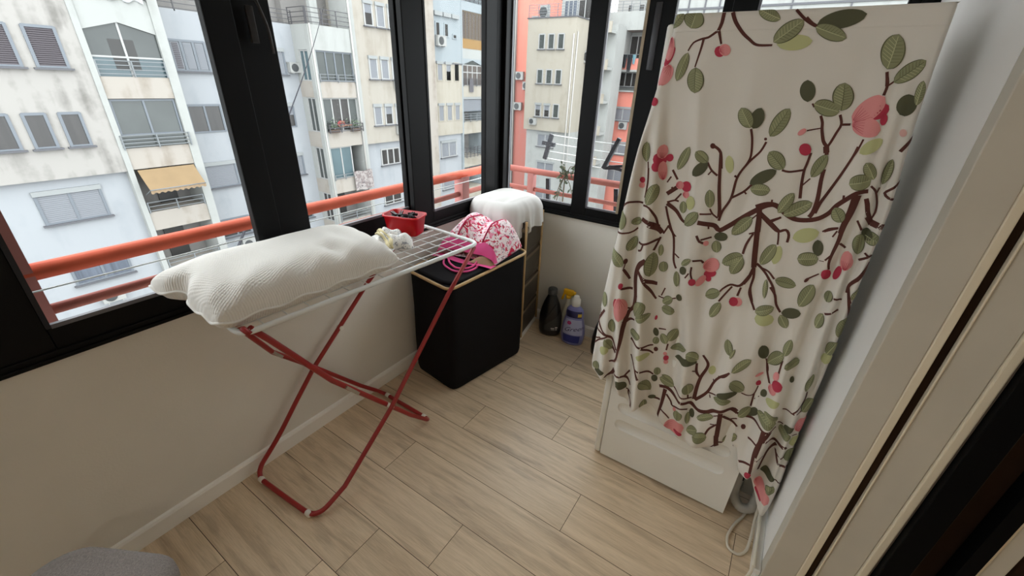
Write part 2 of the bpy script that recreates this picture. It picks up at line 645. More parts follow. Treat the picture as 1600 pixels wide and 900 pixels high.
# walls
struct(MB().box(XL - 0.22, XL, YB, YF + 0.22, -0.05, ZS).build('wall_left', M_WALL))
struct(MB().box(XL - 0.22, XL, YB, YF + 0.22, ZH, ZC + 0.1).build('wall_left', M_WALL))
struct(MB().box(XL, 1.2, YF, YF + 0.22, -0.05, ZS).build('wall_far', M_WALL))
struct(MB().box(XL, 1.2, YF, YF + 0.22, ZH, ZC + 0.1).build('wall_far', M_WALL))
struct(MB().box(XR, 1.2, YJ + 0.06, YF + 0.22, -0.05, ZC + 0.1).build('wall_right', M_WHITE_WALL))
struct(MB().box(XL - 0.22, XI + 0.2, YB - 0.2, YB, -0.05, ZC + 0.1).build('wall_back', M_WALL))
struct(MB().box(XI, XI + 0.2, YB, YJ + 0.4, -0.05, ZC + 0.1).build('wall_inner', M_WHITE_WALL))
struct(MB().box(1.2, XI + 0.2, YJ + 0.06, YJ + 0.3, -0.05, ZC + 0.1).build('wall_inner', M_WHITE_WALL))
struct(MB().box(XL - 0.22, XI + 0.2, YB - 0.2, YF + 0.22, ZC, ZC + 0.12).build('ceiling', M_CEIL))


def skirting(name, a, b, inward):
    """board with a small chamfered top, from a to b along the wall, inward = unit vector into the room"""
    prof = [(0, 0), (0.014, 0), (0.014, 0.068), (0.009, 0.078), (0.0, 0.083)]
    a, b, n = Vector(a), Vector(b), Vector(inward)
    ra = [tuple(a + n * d + Vector((0, 0, z))) for d, z in prof]
    rb = [tuple(b + n * d + Vector((0, 0, z))) for d, z in prof]
    return struct(MB().loft([ra, rb], True, True, 0, False).build(name, M_SKIRT))


skirting('baseboard_left', (XL, YB, 0), (XL, YF, 0), (1, 0, 0))
skirting('baseboard_far', (XL, YF, 0), (XR, YF, 0), (0, -1, 0))
skirting('baseboard_right', (XR, YJ, 0), (XR, YF, 0), (-1, 0, 0))

# door surround at the end of the right wall: upright bands seen edge on
def upright(name, x0, x1, y0, m, y1=YJ + 0.06):
    return struct(bevel(MB().box(x0, x1, y0, y1, 0, ZC).build(name, m), 0.003))


upright('trim_1', XR, 0.388, YJ, M_JAMB)
upright('trim_2', 0.388, 0.407, YJ - 0.002, M_JAMB_EDGE)
upright('trim_3', 0.407, 0.427, YJ + 0.012, M_DARKWOOD)
upright('trim_4', 0.426, 0.431, YJ - 0.002, M_JAMB_EDGE)
upright('trim_5', 0.431, 0.509, YJ + 0.004, M_JAMB)
upright('trim_6', 0.509, 0.528, YJ - 0.006, M_JAMB_EDGE)
upright('trim_7', 0.528, 0.533, YJ - 0.002, mat('mauve_grey_edge', srgb(128, 112, 104), 0.6))
d1 = struct(MB().box(0.533, 0.588, YJ - 0.03, YJ + 0.06, 0, 2.2).build('door_1', M_BLACK_DOOR))
bevel(d1, 0.003)
upright('trim_8', 0.588, 0.603, YJ + 0.0, mat('grey_brown_track', srgb(104, 92, 76), 0.6))
upright('trim_9', 0.603, 0.657, YJ + 0.03, M_DARKWOOD)
d2 = struct(MB().box(0.657, 0.686, YJ - 0.02, YJ + 0.06, 0, 2.2).build('door_2', M_BLACK_DOOR))
upright('trim_10', 0.686, 0.696, YJ - 0.012, M_JAMB_EDGE)
upright('trim_11', 0.696, 0.735, YJ - 0.004, M_JAMB)
upright('trim_12', 0.735, 1.2, YJ + 0.02, M_DARKWOOD)


# ------------------------------------------------------------------ aluminium windows
def sash_left(parent, y0, y1, py0, py1, zb, x, handle=None):
    """one sliding sash in the left window: y0..y1 outer size, py0..py1 pane, x = inner face"""
    t = 0.035
    f = MB()
    f.box(x - t, x, y0, py0, 0.875, ZH - 0.03)
    f.box(x - t, x, py1, y1, 0.875, ZH - 0.03)
    f.box(x - t, x, py0, py1, 0.875, zb)
    f.box(x - t, x, py0, py1, ZH - 0.1, ZH - 0.03)
    s = bevel(f.build('sash', M_FRAME, parent), 0.004)
    MB().box(x - 0.012, x + 0.003, py0 - 0.002, py0 + 0.010, zb, ZH - 0.1).build('glazing_bead', mat('charcoal_bead', srgb(40, 40, 43), 0.5, spec=0.2), s)
    MB().box(x - 0.012, x + 0.003, py0 + 0.010, py1, zb - 0.002, zb + 0.011).build('glazing_bead', M_GASKET, s)
    MB().box(x - 0.022, x - 0.016, py0, py1, zb, ZH - 0.1).build('pane', M_GLASS, s)
    return s


w1 = MB()
w1.box(XL - 0.13, XL + 0.012, YB, YF, ZS, 0.882)                 # sill section
w1.box(XL - 0.13, XL + 0.02, YB, YF, ZS + 0.004, ZS + 0.018)
w1.box(XL - 0.13, XL + 0.012, YB, YF, ZH - 0.035, ZH)
w1.box(XL - 0.055, XL + 0.006, 2.345, YF + 0.02, ZS, ZH)          # corner post
w1.box(XL - 0.01, XL + 0.005, 2.24, 2.36, ZS, ZH)
w1.box(XL - 0.005, XL + 0.034, YF - 0.06, YF + 0.02, ZS, ZH)
win1 = struct(bevel(w1.build('window_1', M_FRAME), 0.004))
X1, X2 = XL + 0.004, XL - 0.042
sash_left(win1, -0.02, 0.845, 0.118, 0.750, 0.950, X1)
sash_left(win1, 0.850, 1.665, 0.985, 1.588, 0.985, X2)
sash_left(win1, 1.590, 2.250, 1.731, 2.236, 0.946, X1)
sash_left(win1, -0.83, -0.03, -0.72, -0.14, 0.985, X2)
sash_left(win1, -1.62, -0.84, -1.50, -0.95, 0.950, X1)
sash_left(win1, -2.20, -1.63, -2.10, -1.74, 0.985, X2)
# stile filling between the two tracks and the pull handle
MB().box(X2 - 0.035, X1 - 0.03, 0.80, 0.985, 0.88, ZH - 0.03).build('interlock', M_FRAME, win1)
h = MB()
h.rbox(XL - 0.006, XL + 0.006, 0.888, 0.912, 1.73, 1.84, 0.002)
h.tube(arc_path([(XL + 0.004, 0.905, 1.86), (XL + 0.03, 0.912, 1.86), (XL + 0.034, 0.935, 1.78), (XL + 0.03, 0.94, 1.70)], 0.03), 0.0055, 8)
hd = h.build('handle', mat('dark_bronze_handle', srgb(44, 42, 42), 0.3, spec=0.3), win1)


def sash_far(parent, x0, x1, px0, px1, zb, y, edge=False):
    t = 0.035
    f = MB()
    f.box(x0, px0, y, y + t, 0.872, ZH - 0.03)
    f.box(px1, x1, y, y + t, 0.872, ZH - 0.03)
    f.box(px0, px1, y, y + t, 0.872, zb)
    f.box(px0, px1, y, y + t, ZH - 0.1, ZH - 0.03)
    s = bevel(f.build('sash', M_FRAME, parent), 0.004)
    g = MB()
    g.box(px0 - 0.002, px0 + 0.009, y - 0.003, y + 0.012, zb, ZH - 0.1)
    g.box(px0, px1, y - 0.003, y + 0.012, zb - 0.002, zb + 0.009)
    g.build('glazing_bead', M_GASKET, s)
    if edge:
        MB().box(px1 - 0.012, px1 + 0.004, y - 0.004, y + 0.02, zb, ZH - 0.1).build('sash_edge', M_FRAME_EDGE, s)
    MB().box(px0, px1, y + 0.016, y + 0.022, zb, ZH - 0.1).build('pane', M_GLASS, s)
    return s


w2 = MB()
w2.box(XL, 1.2, YF - 0.012, YF + 0.13, ZS, 0.878)
w2.box(XL, 1.2, YF - 0.02, YF + 0.13, ZS + 0.004, ZS + 0.018)
w2.box(XL, 1.2, YF - 0.012, YF + 0.13, ZH - 0.035, ZH)
w2.box(0.25, 0.34, YF - 0.012, YF + 0.13, ZS, ZH)
win2 = struct(bevel(w2.build('window_2', M_FRAME), 0.004))
sash_far(win2, -1.70, -1.045, -1.640, -1.134, 0.926, YF + 0.0)
sash_far(win2, -1.13, -0.675, -1.027, -0.812, 0.932, YF - 0.004, True)
sash_far(win2, -0.715, -0.405, -0.69, -0.47, 0.94, YF + 0.045)
sash_far(win2, -0.42, 0.30, -0.312, 0.21, 0.94, YF - 0.004)
rc = MB()
rc.rbox(-0.776, -0.742, YF - 0.010, YF - 0.002, 1.72, 2.02, 0.015)
rc.build('recessed_pull', mat('charcoal_pull_handle', srgb(48, 48, 52), 0.35), win2)

# ------------------------------------------------------------------ added fill lamp, unseen, in the interior room behind the camera
lamp = thing('fill_lamp', (1.15, -0.9, ZC), 'added round white fill lamp, out of view on the ceiling behind the camera', 'lamp')  # unseen source, added to brighten the interior
MB().lathe([(0.17, ZC), (0.17, ZC - 0.03), (0.16, ZC - 0.035)], 1.15, -0.9, 28).build('fill_lamp_base', M_WHITEPL, lamp)
m_em = bpy.data.materials.new('warm_fill_lamp_diffuser')
m_em.use_nodes = True
_b = m_em.node_tree.nodes['Principled BSDF']
_b.inputs['Emission Color'].default_value = (1.0, 0.86, 0.68, 1)
_b.inputs['Emission Strength'].default_value = FILL_LAMP_POWER
MB().lathe([(0.15, ZC - 0.035), (0.15, ZC - 0.05), (0.12, ZC - 0.07), (0.06, ZC - 0.08), (0.01, ZC - 0.082)], 1.15, -0.9, 28).build('fill_lamp_diffuser', m_em, lamp)

# ------------------------------------------------------------------ balcony railing outside the glass
ra = thing('balcony_railing', (-1.95, 0.15, 0.4), 'orange red tubular balcony railing outside the glazing', 'railing')
XRl, YRl = -1.95, 2.80
MB().tube([(XRl, YB, 1.035), (XRl, YRl, 1.035)], 0.029, 12).build('top_rail', M_ORANGE, ra)
MB().tube([(XRl, YRl, 1.035), (1.6, YRl, 1.030)], 0.023, 12).build('top_rail', M_RAILFADE, ra)
MB().tube([(XRl, YB, 0.898), (XRl, YRl, 0.898)], 0.019, 10).build('lower_rail', M_RAILFADE, ra)
MB().tube([(XRl, YRl, 0.898), (1.6, YRl, 0.893)], 0.016, 10).build('lower_rail', M_RAILFADE, ra)
for (x, y, w) in ((XRl, 0.143, 0.055), (XRl, 2.33, 0.075), (-1.64, YRl, 0.05), (0.4, YRl, 0.05)):
    MB().box(x - w / 2, x + w / 2, y - w / 2, y + w / 2, 0.2, 2.6 if y < 1 and x < -1.9 else 1.02).build('post', M_POST, ra)
MB().box(-2.15, -1.90, YB, 3.0, -0.25, 0.3).box(-1.90, 1.6, 2.69, 3.0, -0.25, 0.3).build('ledge', plaster('pale_ledge_render', srgb(214, 208, 200), srgb(160, 155, 150)), ra)

cl = MB()
cl.tube([(XRl + 0.06, YB, 0.995), (XRl + 0.06, 0.6, 0.99), (XRl + 0.06, YRl, 0.995)], 0.003, 6)
tag(cl.build('clothesline', M_WIRE, org=(XRl - 0.13, 0.6, 0.985)), 'thin white clothesline strung just outside the orange railing', 'clothesline')
ca_ = MB()
pa, pb = Vector((-25.6, 18.2, 5.2)), Vector((-2.6, 0.44, -0.2))
ca_.tube([tuple(pa.lerp(pb, t / 12) - Vector((0, 0, 0.25 * math.sin(PI * t / 12)))) for t in range(13)], 0.012, 6)
tag(ca_.build('overhead_cable', mat('grey_cable', srgb(58, 58, 62), 0.9, spec=0.0), org=tuple(pb)), 'dark cable slung diagonally across the street to the opposite block', 'cable')

# clothes airer hung outside the far window
ao = thing('outdoor_clothes_airer', (-1.30, 3.0, 1.1), 'black armed clothes airer with white wires outside the far window', 'clothes airer')
M_ARM = mat('black_airer_arm', srgb(34, 36, 44), 0.5)
MB().bar((-1.60, 3.0, 1.29), (-1.65, 3.0, 1.10), 0.03, 0.022).bar((-1.67, 2.99, 1.225), (-1.565, 2.99, 1.215), 0.03, 0.03).build('arm', M_ARM, ao)
MB().bar((-1.04, 2.95, 1.40 - 0.085), (-1.13, 2.95, 1.10), 0.03, 0.026).build('arm', M_ARM, ao)
for k, z in enumerate((1.285, 1.225, 1.165, 1.11)):
    MB().tube([(-1.60 - 0.016 * k, 3.0, z), (-1.2, 2.97, z - 0.012), (-0.4, 2.95, z - 0.02)], 0.0035, 6).build('wire', M_WIRE, ao)
MB().bar((-1.53, 2.86, 0.985), (-1.515, 2.86, 0.80), 0.03, 0.022).build('bracket', M_ARM, ao)
MB().bar((-0.98, 2.86, 0.99), (-0.955, 2.86, 0.80), 0.03, 0.022).build('bracket', M_ARM, ao)
for k in range(7):
    a = -0.35 + 0.11 * k
    pg = MB().bar((-1.12 + 0.006 * k, 2.95, 1.10 + 0.004 * k), (-0.86 - 0.01 * k, 2.97, 1.10 + 0.035 * math.sin(k * 1.7) + 0.02), 0.014, 0.012)
    pg.build('folding_rod', M_ARM, ao)
# leafy sprig beside it
sp = thing('hanging_plant', (-1.36, 2.74, 1.02), 'grey green leafy sprig hanging over the railing outside the far window', 'plant')
M_LEAFOUT = mat('grey_green_leaf', srgb(112, 126, 104), 0.7, var=0.3, vscale=20)
lf = MB()
st = MB()
lr = random.Random(11)
for k in range(9):
    base = Vector((-1.33, 2.74, 1.05))
    tip = base + Vector((lr.uniform(-0.13, 0.08), lr.uniform(-0.04, 0.04), lr.uniform(-0.2, 0.08)))
    midp = (base + tip) / 2 + Vector((0, 0, 0.03))
    st.tube([tuple(base), tuple(midp), tuple(tip)], 0.003, 5)
    for j in range(7):
        p = base.lerp(tip, 0.25 + 0.12 * j) + Vector((0, 0, 0.015))
        d = Vector((lr.uniform(-1, 1), lr.uniform(-0.6, 0.6), lr.uniform(-1, 0.6))).normalized()
        s = d.cross(Vector((0.2, 1, 0.1))).normalized() * 0.008
        L = d * lr.uniform(0.025, 0.045)
        lf.add([tuple(p), tuple(p + L * 0.5 + s), tuple(p + L), tuple(p + L * 0.5 - s)], [(0, 1, 2, 3)])
st.tube([(-1.33, 2.74, 1.05), (-1.335, 2.745, 0.86)], 0.005, 6)
st.build('stem', mat('grey_stem', srgb(112, 100, 84), 0.8), sp)
lf.build('foliage', M_LEAFOUT, sp)

# ------------------------------------------------------------------ apartment blocks across the street
def osrgb(r, g, b):  # exposure balance with the room is put into these darkened colours
    """outdoor colour, darkened throughout to balance the daylight outside against the dimmer room"""
    c = srgb(r, g, b)
    return (c[0] * 0.36, c[1] * 0.36, c[2] * 0.36, 1.0)


D = -25.72          # street face of the long row
DC = -27.4          # its set-back bays
M_TANWALL = plaster('grey_beige_render', osrgb(232, 227, 221), osrgb(166, 162, 156), 0.85)
M_CREAMWALL = plaster('cream_render', osrgb(234, 226, 213), osrgb(186, 170, 150), 0.5)
M_YELLOWWALL = plaster('pale_yellow_render', osrgb(240, 231, 214), osrgb(196, 184, 164), 0.5)
M_BLUEWHITE = plaster('cool_white_render', osrgb(230, 234, 239), osrgb(186, 194, 202), 0.35)
M_PALEWHITE = plaster('white_render', osrgb(236, 238, 234), osrgb(192, 192, 186), 0.4)
M_PEACH = plaster('peach_parapet_render', osrgb(236, 227, 216), osrgb(178, 160, 140), 0.55)
M_BLUEGREY = plaster('pale_blue_render', osrgb(214, 224, 229), osrgb(166, 182, 190), 0.4)
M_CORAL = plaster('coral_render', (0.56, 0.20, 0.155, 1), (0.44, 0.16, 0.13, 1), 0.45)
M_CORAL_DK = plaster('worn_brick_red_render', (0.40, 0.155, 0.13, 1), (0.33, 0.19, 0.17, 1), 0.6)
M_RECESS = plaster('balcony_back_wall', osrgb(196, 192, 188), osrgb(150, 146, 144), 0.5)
M_PIPE = mat('white_downpipe', osrgb(246, 242, 236), 0.5)
M_WFRAME = mat('grey_blue_window_frame', osrgb(158, 166, 176), 0.5)
M_WWHITE = mat('white_window_frame', osrgb(236, 236, 234), 0.5)
M_SILL = mat('grey_stone_sill', osrgb(132, 132, 138), 0.7)
M_SHUT = mat('mauve_grey_louvre', osrgb(118, 110, 116), 0.7)
M_ROLL = mat('grey_roller_shutter', osrgb(182, 186, 194), 0.6)
M_ROLLBOX = mat('white_roller_box', osrgb(208, 212, 212), 0.55)
M_DARKPANE = mat('curtained_dark_pane', osrgb(92, 88, 86), 0.25, var=0.35, vscale=2.2, stretch=(3.0, 3.0, 0.1))
M_BLUEPANE = mat('blue_curtained_pane', osrgb(150, 160, 178), 0.3, var=0.45, vscale=2.4, stretch=(3.2, 3.2, 0.1))
M_GREENPANE = mat('grey_green_balcony_glass', osrgb(112, 118, 116), 0.22, var=0.25, vscale=0.8)
M_TEALPANE = mat('pale_teal_glass', osrgb(128, 154, 162), 0.25, var=0.2, vscale=0.7)
M_BROWNGRID = mat('brown_blind', osrgb(134, 120, 112), 0.6, var=0.35, vscale=2.0, stretch=(4, 4, 0.2))
M_OCHRE = mat('ochre_board', osrgb(206, 160, 92), 0.7)
M_RAIL = mat('grey_balcony_rail', osrgb(170, 176, 180), 0.5)
M_RAILDK = mat('dark_balcony_rail', osrgb(112, 110, 114), 0.5)
M_AWN = mat('mustard_canvas_awning', osrgb(196, 164, 120), 0.8, var=0.12, vscale=1.6)
M_DOORDK = mat('dark_balcony_door', osrgb(72, 70, 68), 0.4)
M_ACW = mat('white_conditioner_case', osrgb(232, 232, 228), 0.5)
M_ACF = mat('grey_conditioner_fan', osrgb(96, 98, 100), 0.5)
M_ROAD = mat('pale_street', osrgb(188, 184, 178), 0.9, var=0.15, vscale=0.6)


class Face:
    """local frame of a facade: s along it, d outwards, z up"""

    def __init__(self, org, along, out):
        self.o, self.a, self.n = Vector(org), Vector(along), Vector(out)

    def p(self, s, d, z):
        q = self.o + self.a * s + self.n * d
        return (q.x, q.y, z)

    def box(self, mb, s0, s1, d0, d1, z0, z1, m=0):
        vs = [self.p(s, d, z) for z in (z0, z1) for d in (d0, d1) for s in (s0, s1)]
        return mb.add(vs, [(0, 2, 3, 1), (4, 5, 7, 6), (0, 1, 5, 4), (2, 6, 7, 3), (0, 4, 6, 2), (1, 3, 7, 5)], m)


def f_window(F, root, s0, s1, z0, z1, style, fm=None, d=0.0, sill=True):
    """window part (frame and sill) with panes, louvres or roller as its own piece"""
    fm = fm or M_WFRAME
    w, t = s1 - s0, 0.07
    mb = MB()
    F.box(mb, s0 - 0.03, s0 + t, d - 0.05, d + 0.06, z0, z1)
    F.box(mb, s1 - t, s1 + 0.03, d - 0.05, d + 0.06, z0, z1)
    F.box(mb, s0 + 0.01, s1 - 0.01, d - 0.05, d + 0.056, z1 - t, z1 + 0.028)
    F.box(mb, s0 + 0.01, s1 - 0.01, d - 0.05, d + 0.056, z0 + 0.004, z0 + t)
    if style in ('two', 'rolltwo', 'bluetwo'):
        F.box(mb, (s0 + s1) / 2 - 0.05, (s0 + s1) / 2 + 0.05, d - 0.05, d + 0.052, z0 + 0.01, z1 - 0.01)
    if style in ('three', 'shut3'):
        for q in (1, 2):
            c = s0 + w * q / 3
            F.box(mb, c - 0.06, c + 0.06, d - 0.05, d + 0.052, z0 + 0.01, z1 - 0.01)
    mats = [fm, M_SILL, M_ROLLBOX]
    if sill:
        F.box(mb, s0 - 0.12, s1 + 0.12, d - 0.02, d + 0.16, z0 - 0.07, z0, 1)
    if style in ('roll', 'rollhalf', 'rolltwo'):
        F.box(mb, s0 - 0.05, s1 + 0.05, d, d + 0.10, z1 - 0.17, z1 + 0.03, 2)
    o = mb.build('window', mats, root)
    pn = MB()
    if style == 'louvre':
        n = 18
        for k in range(n):
            z = z0 + t + (z1 - z0 - 2 * t) * (k + 0.5) / n
            hgt = (z1 - z0 - 2 * t) / n
            vs = [F.p(s, dd, zz) for (dd, zz) in ((d + 0.0, z - hgt * 0.25), (d + 0.045, z - hgt * 0.5), (d + 0.05, z - hgt * 0.4), (d + 0.012, z + hgt * 0.5)) for s in (s0 + t, s1 - t)]
            pn.add(vs, [(0, 1, 3, 2), (2, 3, 5, 4), (4, 5, 7, 6), (6, 7, 1, 0)])
        F.box(pn, s0 + t, s1 - t, d - 0.03, d + 0.006, z0 + t, z1 - t, 1)
        pn.build('louvred_shutter', [M_SHUT, M_DOORDK], o)
    elif style == 'shut3':
        for q in range(3):
            a, b = s0 + w * q / 3 + 0.09, s0 + w * (q + 1) / 3 - 0.09
            p3 = MB()
            F.box(p3, a, b, d + 0.0, d + 0.03, z0 + 0.1, z1 - 0.1)
            for k in range(14):
                z = z0 + 0.16 + (z1 - z0 - 0.32) * k / 13
                F.box(p3, a + 0.05, b - 0.05, d + 0.03, d + 0.045, z - 0.03, z + 0.02, 1 if q == 0 else 0)
            p3.build('shutter_leaf', [M_ROLL, M_SHUT], o)
    elif style in ('roll', 'rolltwo', 'rollhalf'):
        zb = z0 + t if style != 'rollhalf' else z0 + (z1 - z0) * 0.52
        n = 14
        for k in range(n):
            za = lerp(zb, z1 - 0.2, k / n)
            zc = lerp(zb, z1 - 0.2, (k + 0.9) / n)
            F.box(pn, s0 + t, s1 - t, d - 0.02, d + 0.03, za, zc)
        pn.build('roller_shutter', M_ROLL, o)
        if style == 'rollhalf':
            F.box(MB(), s0 + t, s1 - t, d + 0.006, d + 0.02, z0 + t, zb).build('pane', M_DARKPANE, o)
    else:
        m = {'bluetwo': M_BLUEPANE, 'green': M_GREENPANE, 'teal': M_TEALPANE}.get(style, M_DARKPANE)
        n = {'two': 2, 'bluetwo': 2, 'three': 3}.get(style, 1)
        for q in range(n):
            F.box(MB(), s0 + t * 0.8 + w * q / n - (0.02 if q else 0), s0 + w * (q + 1) / n - t * 0.6, d + 0.006, d + 0.02, z0 + t * 0.8, z1 - t * 0.8).build('pane', m, o)
    return o


def f_rail(F, root, s0, s1, z0, n=3, step=0.17, d=0.08, m=None, posts=2, ends=0.0):
    mb = MB()
    for k in range(n):
        F.box(mb, s0, s1, d, d + 0.035, z0 + 0.1 + step * k, z0 + 0.135 + step * k)
        if ends:
            for s in (s0, s1):
                F.box(mb, s - 0.02, s + 0.02, d - ends, d, z0 + 0.1 + step * k, z0 + 0.135 + step * k)
    for k in range(posts):
        s = lerp(s0 + 0.03, s1 - 0.03, k / max(posts - 1, 1)) if posts > 1 else (s0 + s1) / 2
        F.box(mb, s - 0.025, s + 0.025, d, d + 0.05, z0, z0 + 0.1 + step * (n - 1) + 0.04)
    return mb.build('railing', m or M_RAIL, root)


def glazing(F, root, s0, s1, z0, z1, n, m, d=-0.1, transom=None, fm=None, name='glazing', low=None):
    """framed balcony glazing: frame with n bays, panes as pieces"""
    fm = fm or M_WWHITE
    mb = MB()
    F.box(mb, s0, s1, d - 0.036, d + 0.036, z1 - 0.08, z1 - 0.004)
    F.box(mb, s0, s1, d - 0.036, d + 0.036, z0 + 0.004, z0 + 0.07)
    for k in range(n + 1):
        s = lerp(s0 + 0.04, s1 - 0.04, k / n)
        F.box(mb, s - 0.04, s + 0.04, d - 0.04, d + 0.04, z0, z1)
    if transom:
        F.box(mb, s0, s1, d - 0.04, d + 0.05, transom - 0.04, transom + 0.04)
    o = mb.build(name, fm, root)
    for k in range(n):
        a, b = lerp(s0 + 0.04, s1 - 0.04, k / n) + 0.04, lerp(s0 + 0.04, s1 - 0.04, (k + 1) / n) - 0.04
        mk = m[k % len(m)] if isinstance(m, list) else m
        if transom:
            F.box(MB(), a, b, d - 0.02, d, transom + 0.04, z1 - 0.07).build('pane', mk, o)
            F.box(MB(), a, b, d - 0.02, d, z0 + 0.07, transom - 0.04).build('pane', low or mk, o)
        else:
            F.box(MB(), a, b, d - 0.02, d, z0 + 0.07, z1 - 0.07).build('pane', mk, o)
    return o


def ac_unit(F, s, z, label, w=0.85, h=0.6, d=0.05, fan=0.3):
    q = F.p(s, d, z)
    root = thing('air_conditioner', q, label, 'air conditioner', 'air conditioners on the blocks outside')
    mb = MB()
    F.box(mb, s - w / 2, s + w / 2, d, d + 0.3, z, z + h)
    F.box(mb, s - w / 2 - 0.02, s + w / 2 + 0.02, d - 0.02, d + 0.32, z + h - 0.02, z + h + 0.02)
    F.box(mb, s - w * 0.35, s - w * 0.3, d - 0.05, d + 0.34, z - 0.05, z)
    F.box(mb, s + w * 0.3, s + w * 0.35, d - 0.05, d + 0.34, z - 0.05, z)
    mb.build('case', M_ACW, root)
    fn = MB()
    cs = s - w * 0.12
    r = h * 0.4
    ring0 = [F.p(cs + r * math.cos(2 * PI * k / 20), d + 0.301, z + h / 2 + r * math.sin(2 * PI * k / 20)) for k in range(20)]
    ring1 = [F.p(cs + r * math.cos(2 * PI * k / 20), d + 0.325, z + h / 2 + r * math.sin(2 * PI * k / 20)) for k in range(20)]
    ring2 = [F.p(cs + r * 0.35 * math.cos(2 * PI * k / 20), d + 0.33, z + h / 2 + r * 0.35 * math.sin(2 * PI * k / 20)) for k in range(20)]
    fn.loft([ring0, ring1, ring2], True, True, 0, False)
    fn.build('fan_grille', M_ACF, root)
    return root


ZLO, ZHI = -13.0, 11.0
tag(struct(MB().box(-70, 30, -30, 90, ZLO - 0.3, ZLO).build('street_ground', M_ROAD)), None, None)

# ---------------- the long row directly opposite
FR = Face((D, 0, 0), (0, 1, 0), (1, 0, 0))
row = thing('apartment_building', (D, 13, ZLO), 'long pale apartment block across the street with glazed balconies and grey shutters', 'building')
# panel of grey beige render with louvres and slim windows
w = MB()
FR.box(w, -16, 6.6, -6, 0.0, -2.73, ZHI)
FR.box(w, -16, 6.6, -6, -0.3, ZLO, -2.73, 1)
w.build('end_wall', [M_TANWALL, M_BLUEWHITE], row)
for k in (2, 1, 0):
    for j in range(-5, 2):
        s0 = 5.06 + 1.33 * (j - 1) - (0.0 if k else 0.0)
        if k == 0:
            f_window(FR, row, s0, s0 + 0.92, 1.5, 2.95, 'louvre')
        elif k == 1:
            f_window(FR, row, 5.07 + 1.05 * (j - 1), 5.74 + 1.05 * (j - 1), -1.48, -0.15, 'dark')
for (a, b) in ((3.35, 5.47), (-2.2, -0.1), (-6.5, -4.4)):
    f_window(FR, row, a, b, -4.6, -3.2, 'rolltwo', d=-0.3)
    f_window(FR, row, a + 0.05, b, -7.5, -6.4, 'bluetwo', d=-0.3)
# balcony column with white piers
w = MB()
for (a, b) in ((6.6, 6.82), (9.36, 9.75)):
    FR.box(w, a, b, -1.75, 0.05, ZLO, ZHI)
FR.box(w, 6.825, 9.355, -1.69, 0.0, 3.42, 4.27)
w.prism([FR.p(6.82, 0.0, 2.98), FR.p(6.82, 0.0, 3.42), FR.p(8.06, 0.0, 3.42), FR.p(8.06, 0.0, 3.34)], (-0.12, 0, 0))
w.prism([FR.p(9.36, 0.0, 2.98), FR.p(9.36, 0.0, 3.42), FR.p(8.06, 0.0, 3.42), FR.p(8.06, 0.0, 3.34)], (-0.12, 0, 0))
for z0, z1 in ((0.36, 1.24), (-2.68, -1.75), (-5.68, -4.76), (-8.7, -7.76), (-11.7, -10.8)):
    FR.box(w, 6.825, 9.355, -1.69, 0.0, z0, z1, 1)
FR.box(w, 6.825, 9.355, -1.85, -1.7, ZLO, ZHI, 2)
w.build('balcony_bay', [M_PALEWHITE, M_PEACH, M_RECESS], row)
gz = MB()
FR.box(gz, 8.01, 8.09, -0.14, -0.06, 1.24, 3.4)
FR.box(gz, 6.82, 9.36, -0.14, -0.05, 1.98, 2.05)
gz = gz.build('gabled_glazing', M_WWHITE, row)
for (a, b) in ((6.82, 8.01), (8.09, 9.36)):
    FR.box(MB(), a, b, -0.12, -0.10, 1.24, 1.98).build('pane', M_TEALPANE, gz)
    zz = (2.98, 3.34) if a < 8 else (3.34, 2.98)
    MB().prism([FR.p(a, -0.12, 2.05), FR.p(b, -0.12, 2.05), FR.p(b, -0.12, zz[1]), FR.p(a, -0.12, zz[0])], (0.02, 0, 0)).build('pane', M_GREENPANE, gz)
FR.box(MB(), 7.55, 8.0, -0.105, -0.095, 1.5, 2.7).build('room_door', M_DOORDK, gz)
FR.box(MB(), 8.1, 8.45, -0.105, -0.095, 1.5, 2.7).build('room_door', M_DOORDK, gz)
f_rail(FR, row, 6.82, 9.36, 1.24, 4, 0.17, 0.0, M_RAIL, 3)
sh = thing('sheet', FR.p(8.4, 0.1, 4.3), 'white sheet airing on the balcony edge above the gabled window', 'laundry')
MB().grid(lambda u, v: FR.p(lerp(7.6, 9.2, u), 0.08 + 0.05 * math.sin(u * 20) * v, lerp(4.75, 4.17 + 0.06 * math.sin(u * 17), v)), 30, 8).build('cloth', mat('white_sheet', osrgb(240, 240, 244), 0.9), sh)
f_rail(FR, row, 6.85, 9.35, 4.27, 4, 0.2, 0.02, M_RAILDK, 4)
glazing(FR, row, 6.85, 9.33, -1.2, 0.34, 2, M_GREENPANE, d=-0.12, fm=M_WFRAME)
FR.box(MB(), 6.85, 9.33, -0.14, -0.1, -1.75, -1.2).build('glazed_skirt', M_GREENPANE, row)
f_rail(FR, row, 6.75, 9.5, -1.78, 4, 0.16, 0.06, M_RAIL, 3, 0.1)
aw = thing('awning', FR.p(8.08, 0.02, -2.72), 'mustard canvas awning pulled out over a balcony opposite', 'awning')
a0 = MB()
a0.grid(lambda u, v: FR.p(lerp(6.95, 9.3, u), lerp(0.03, 0.85, v), lerp(-2.73, -3.55, v) - 0.04 * math.sin(PI * v)), 12, 8)
a0.build('canvas', M_AWN, aw)
a0 = MB()
a0.grid(lambda u, v: FR.p(lerp(6.95, 9.3, u), 0.85 + 0.01 * math.sin(u * 70), -3.55 - v * (0.16 + 0.03 * math.sin(u * 60))), 60, 2)
a0.build('valance', mat('peach_awning_valance', osrgb(206, 176, 140), 0.8), aw)
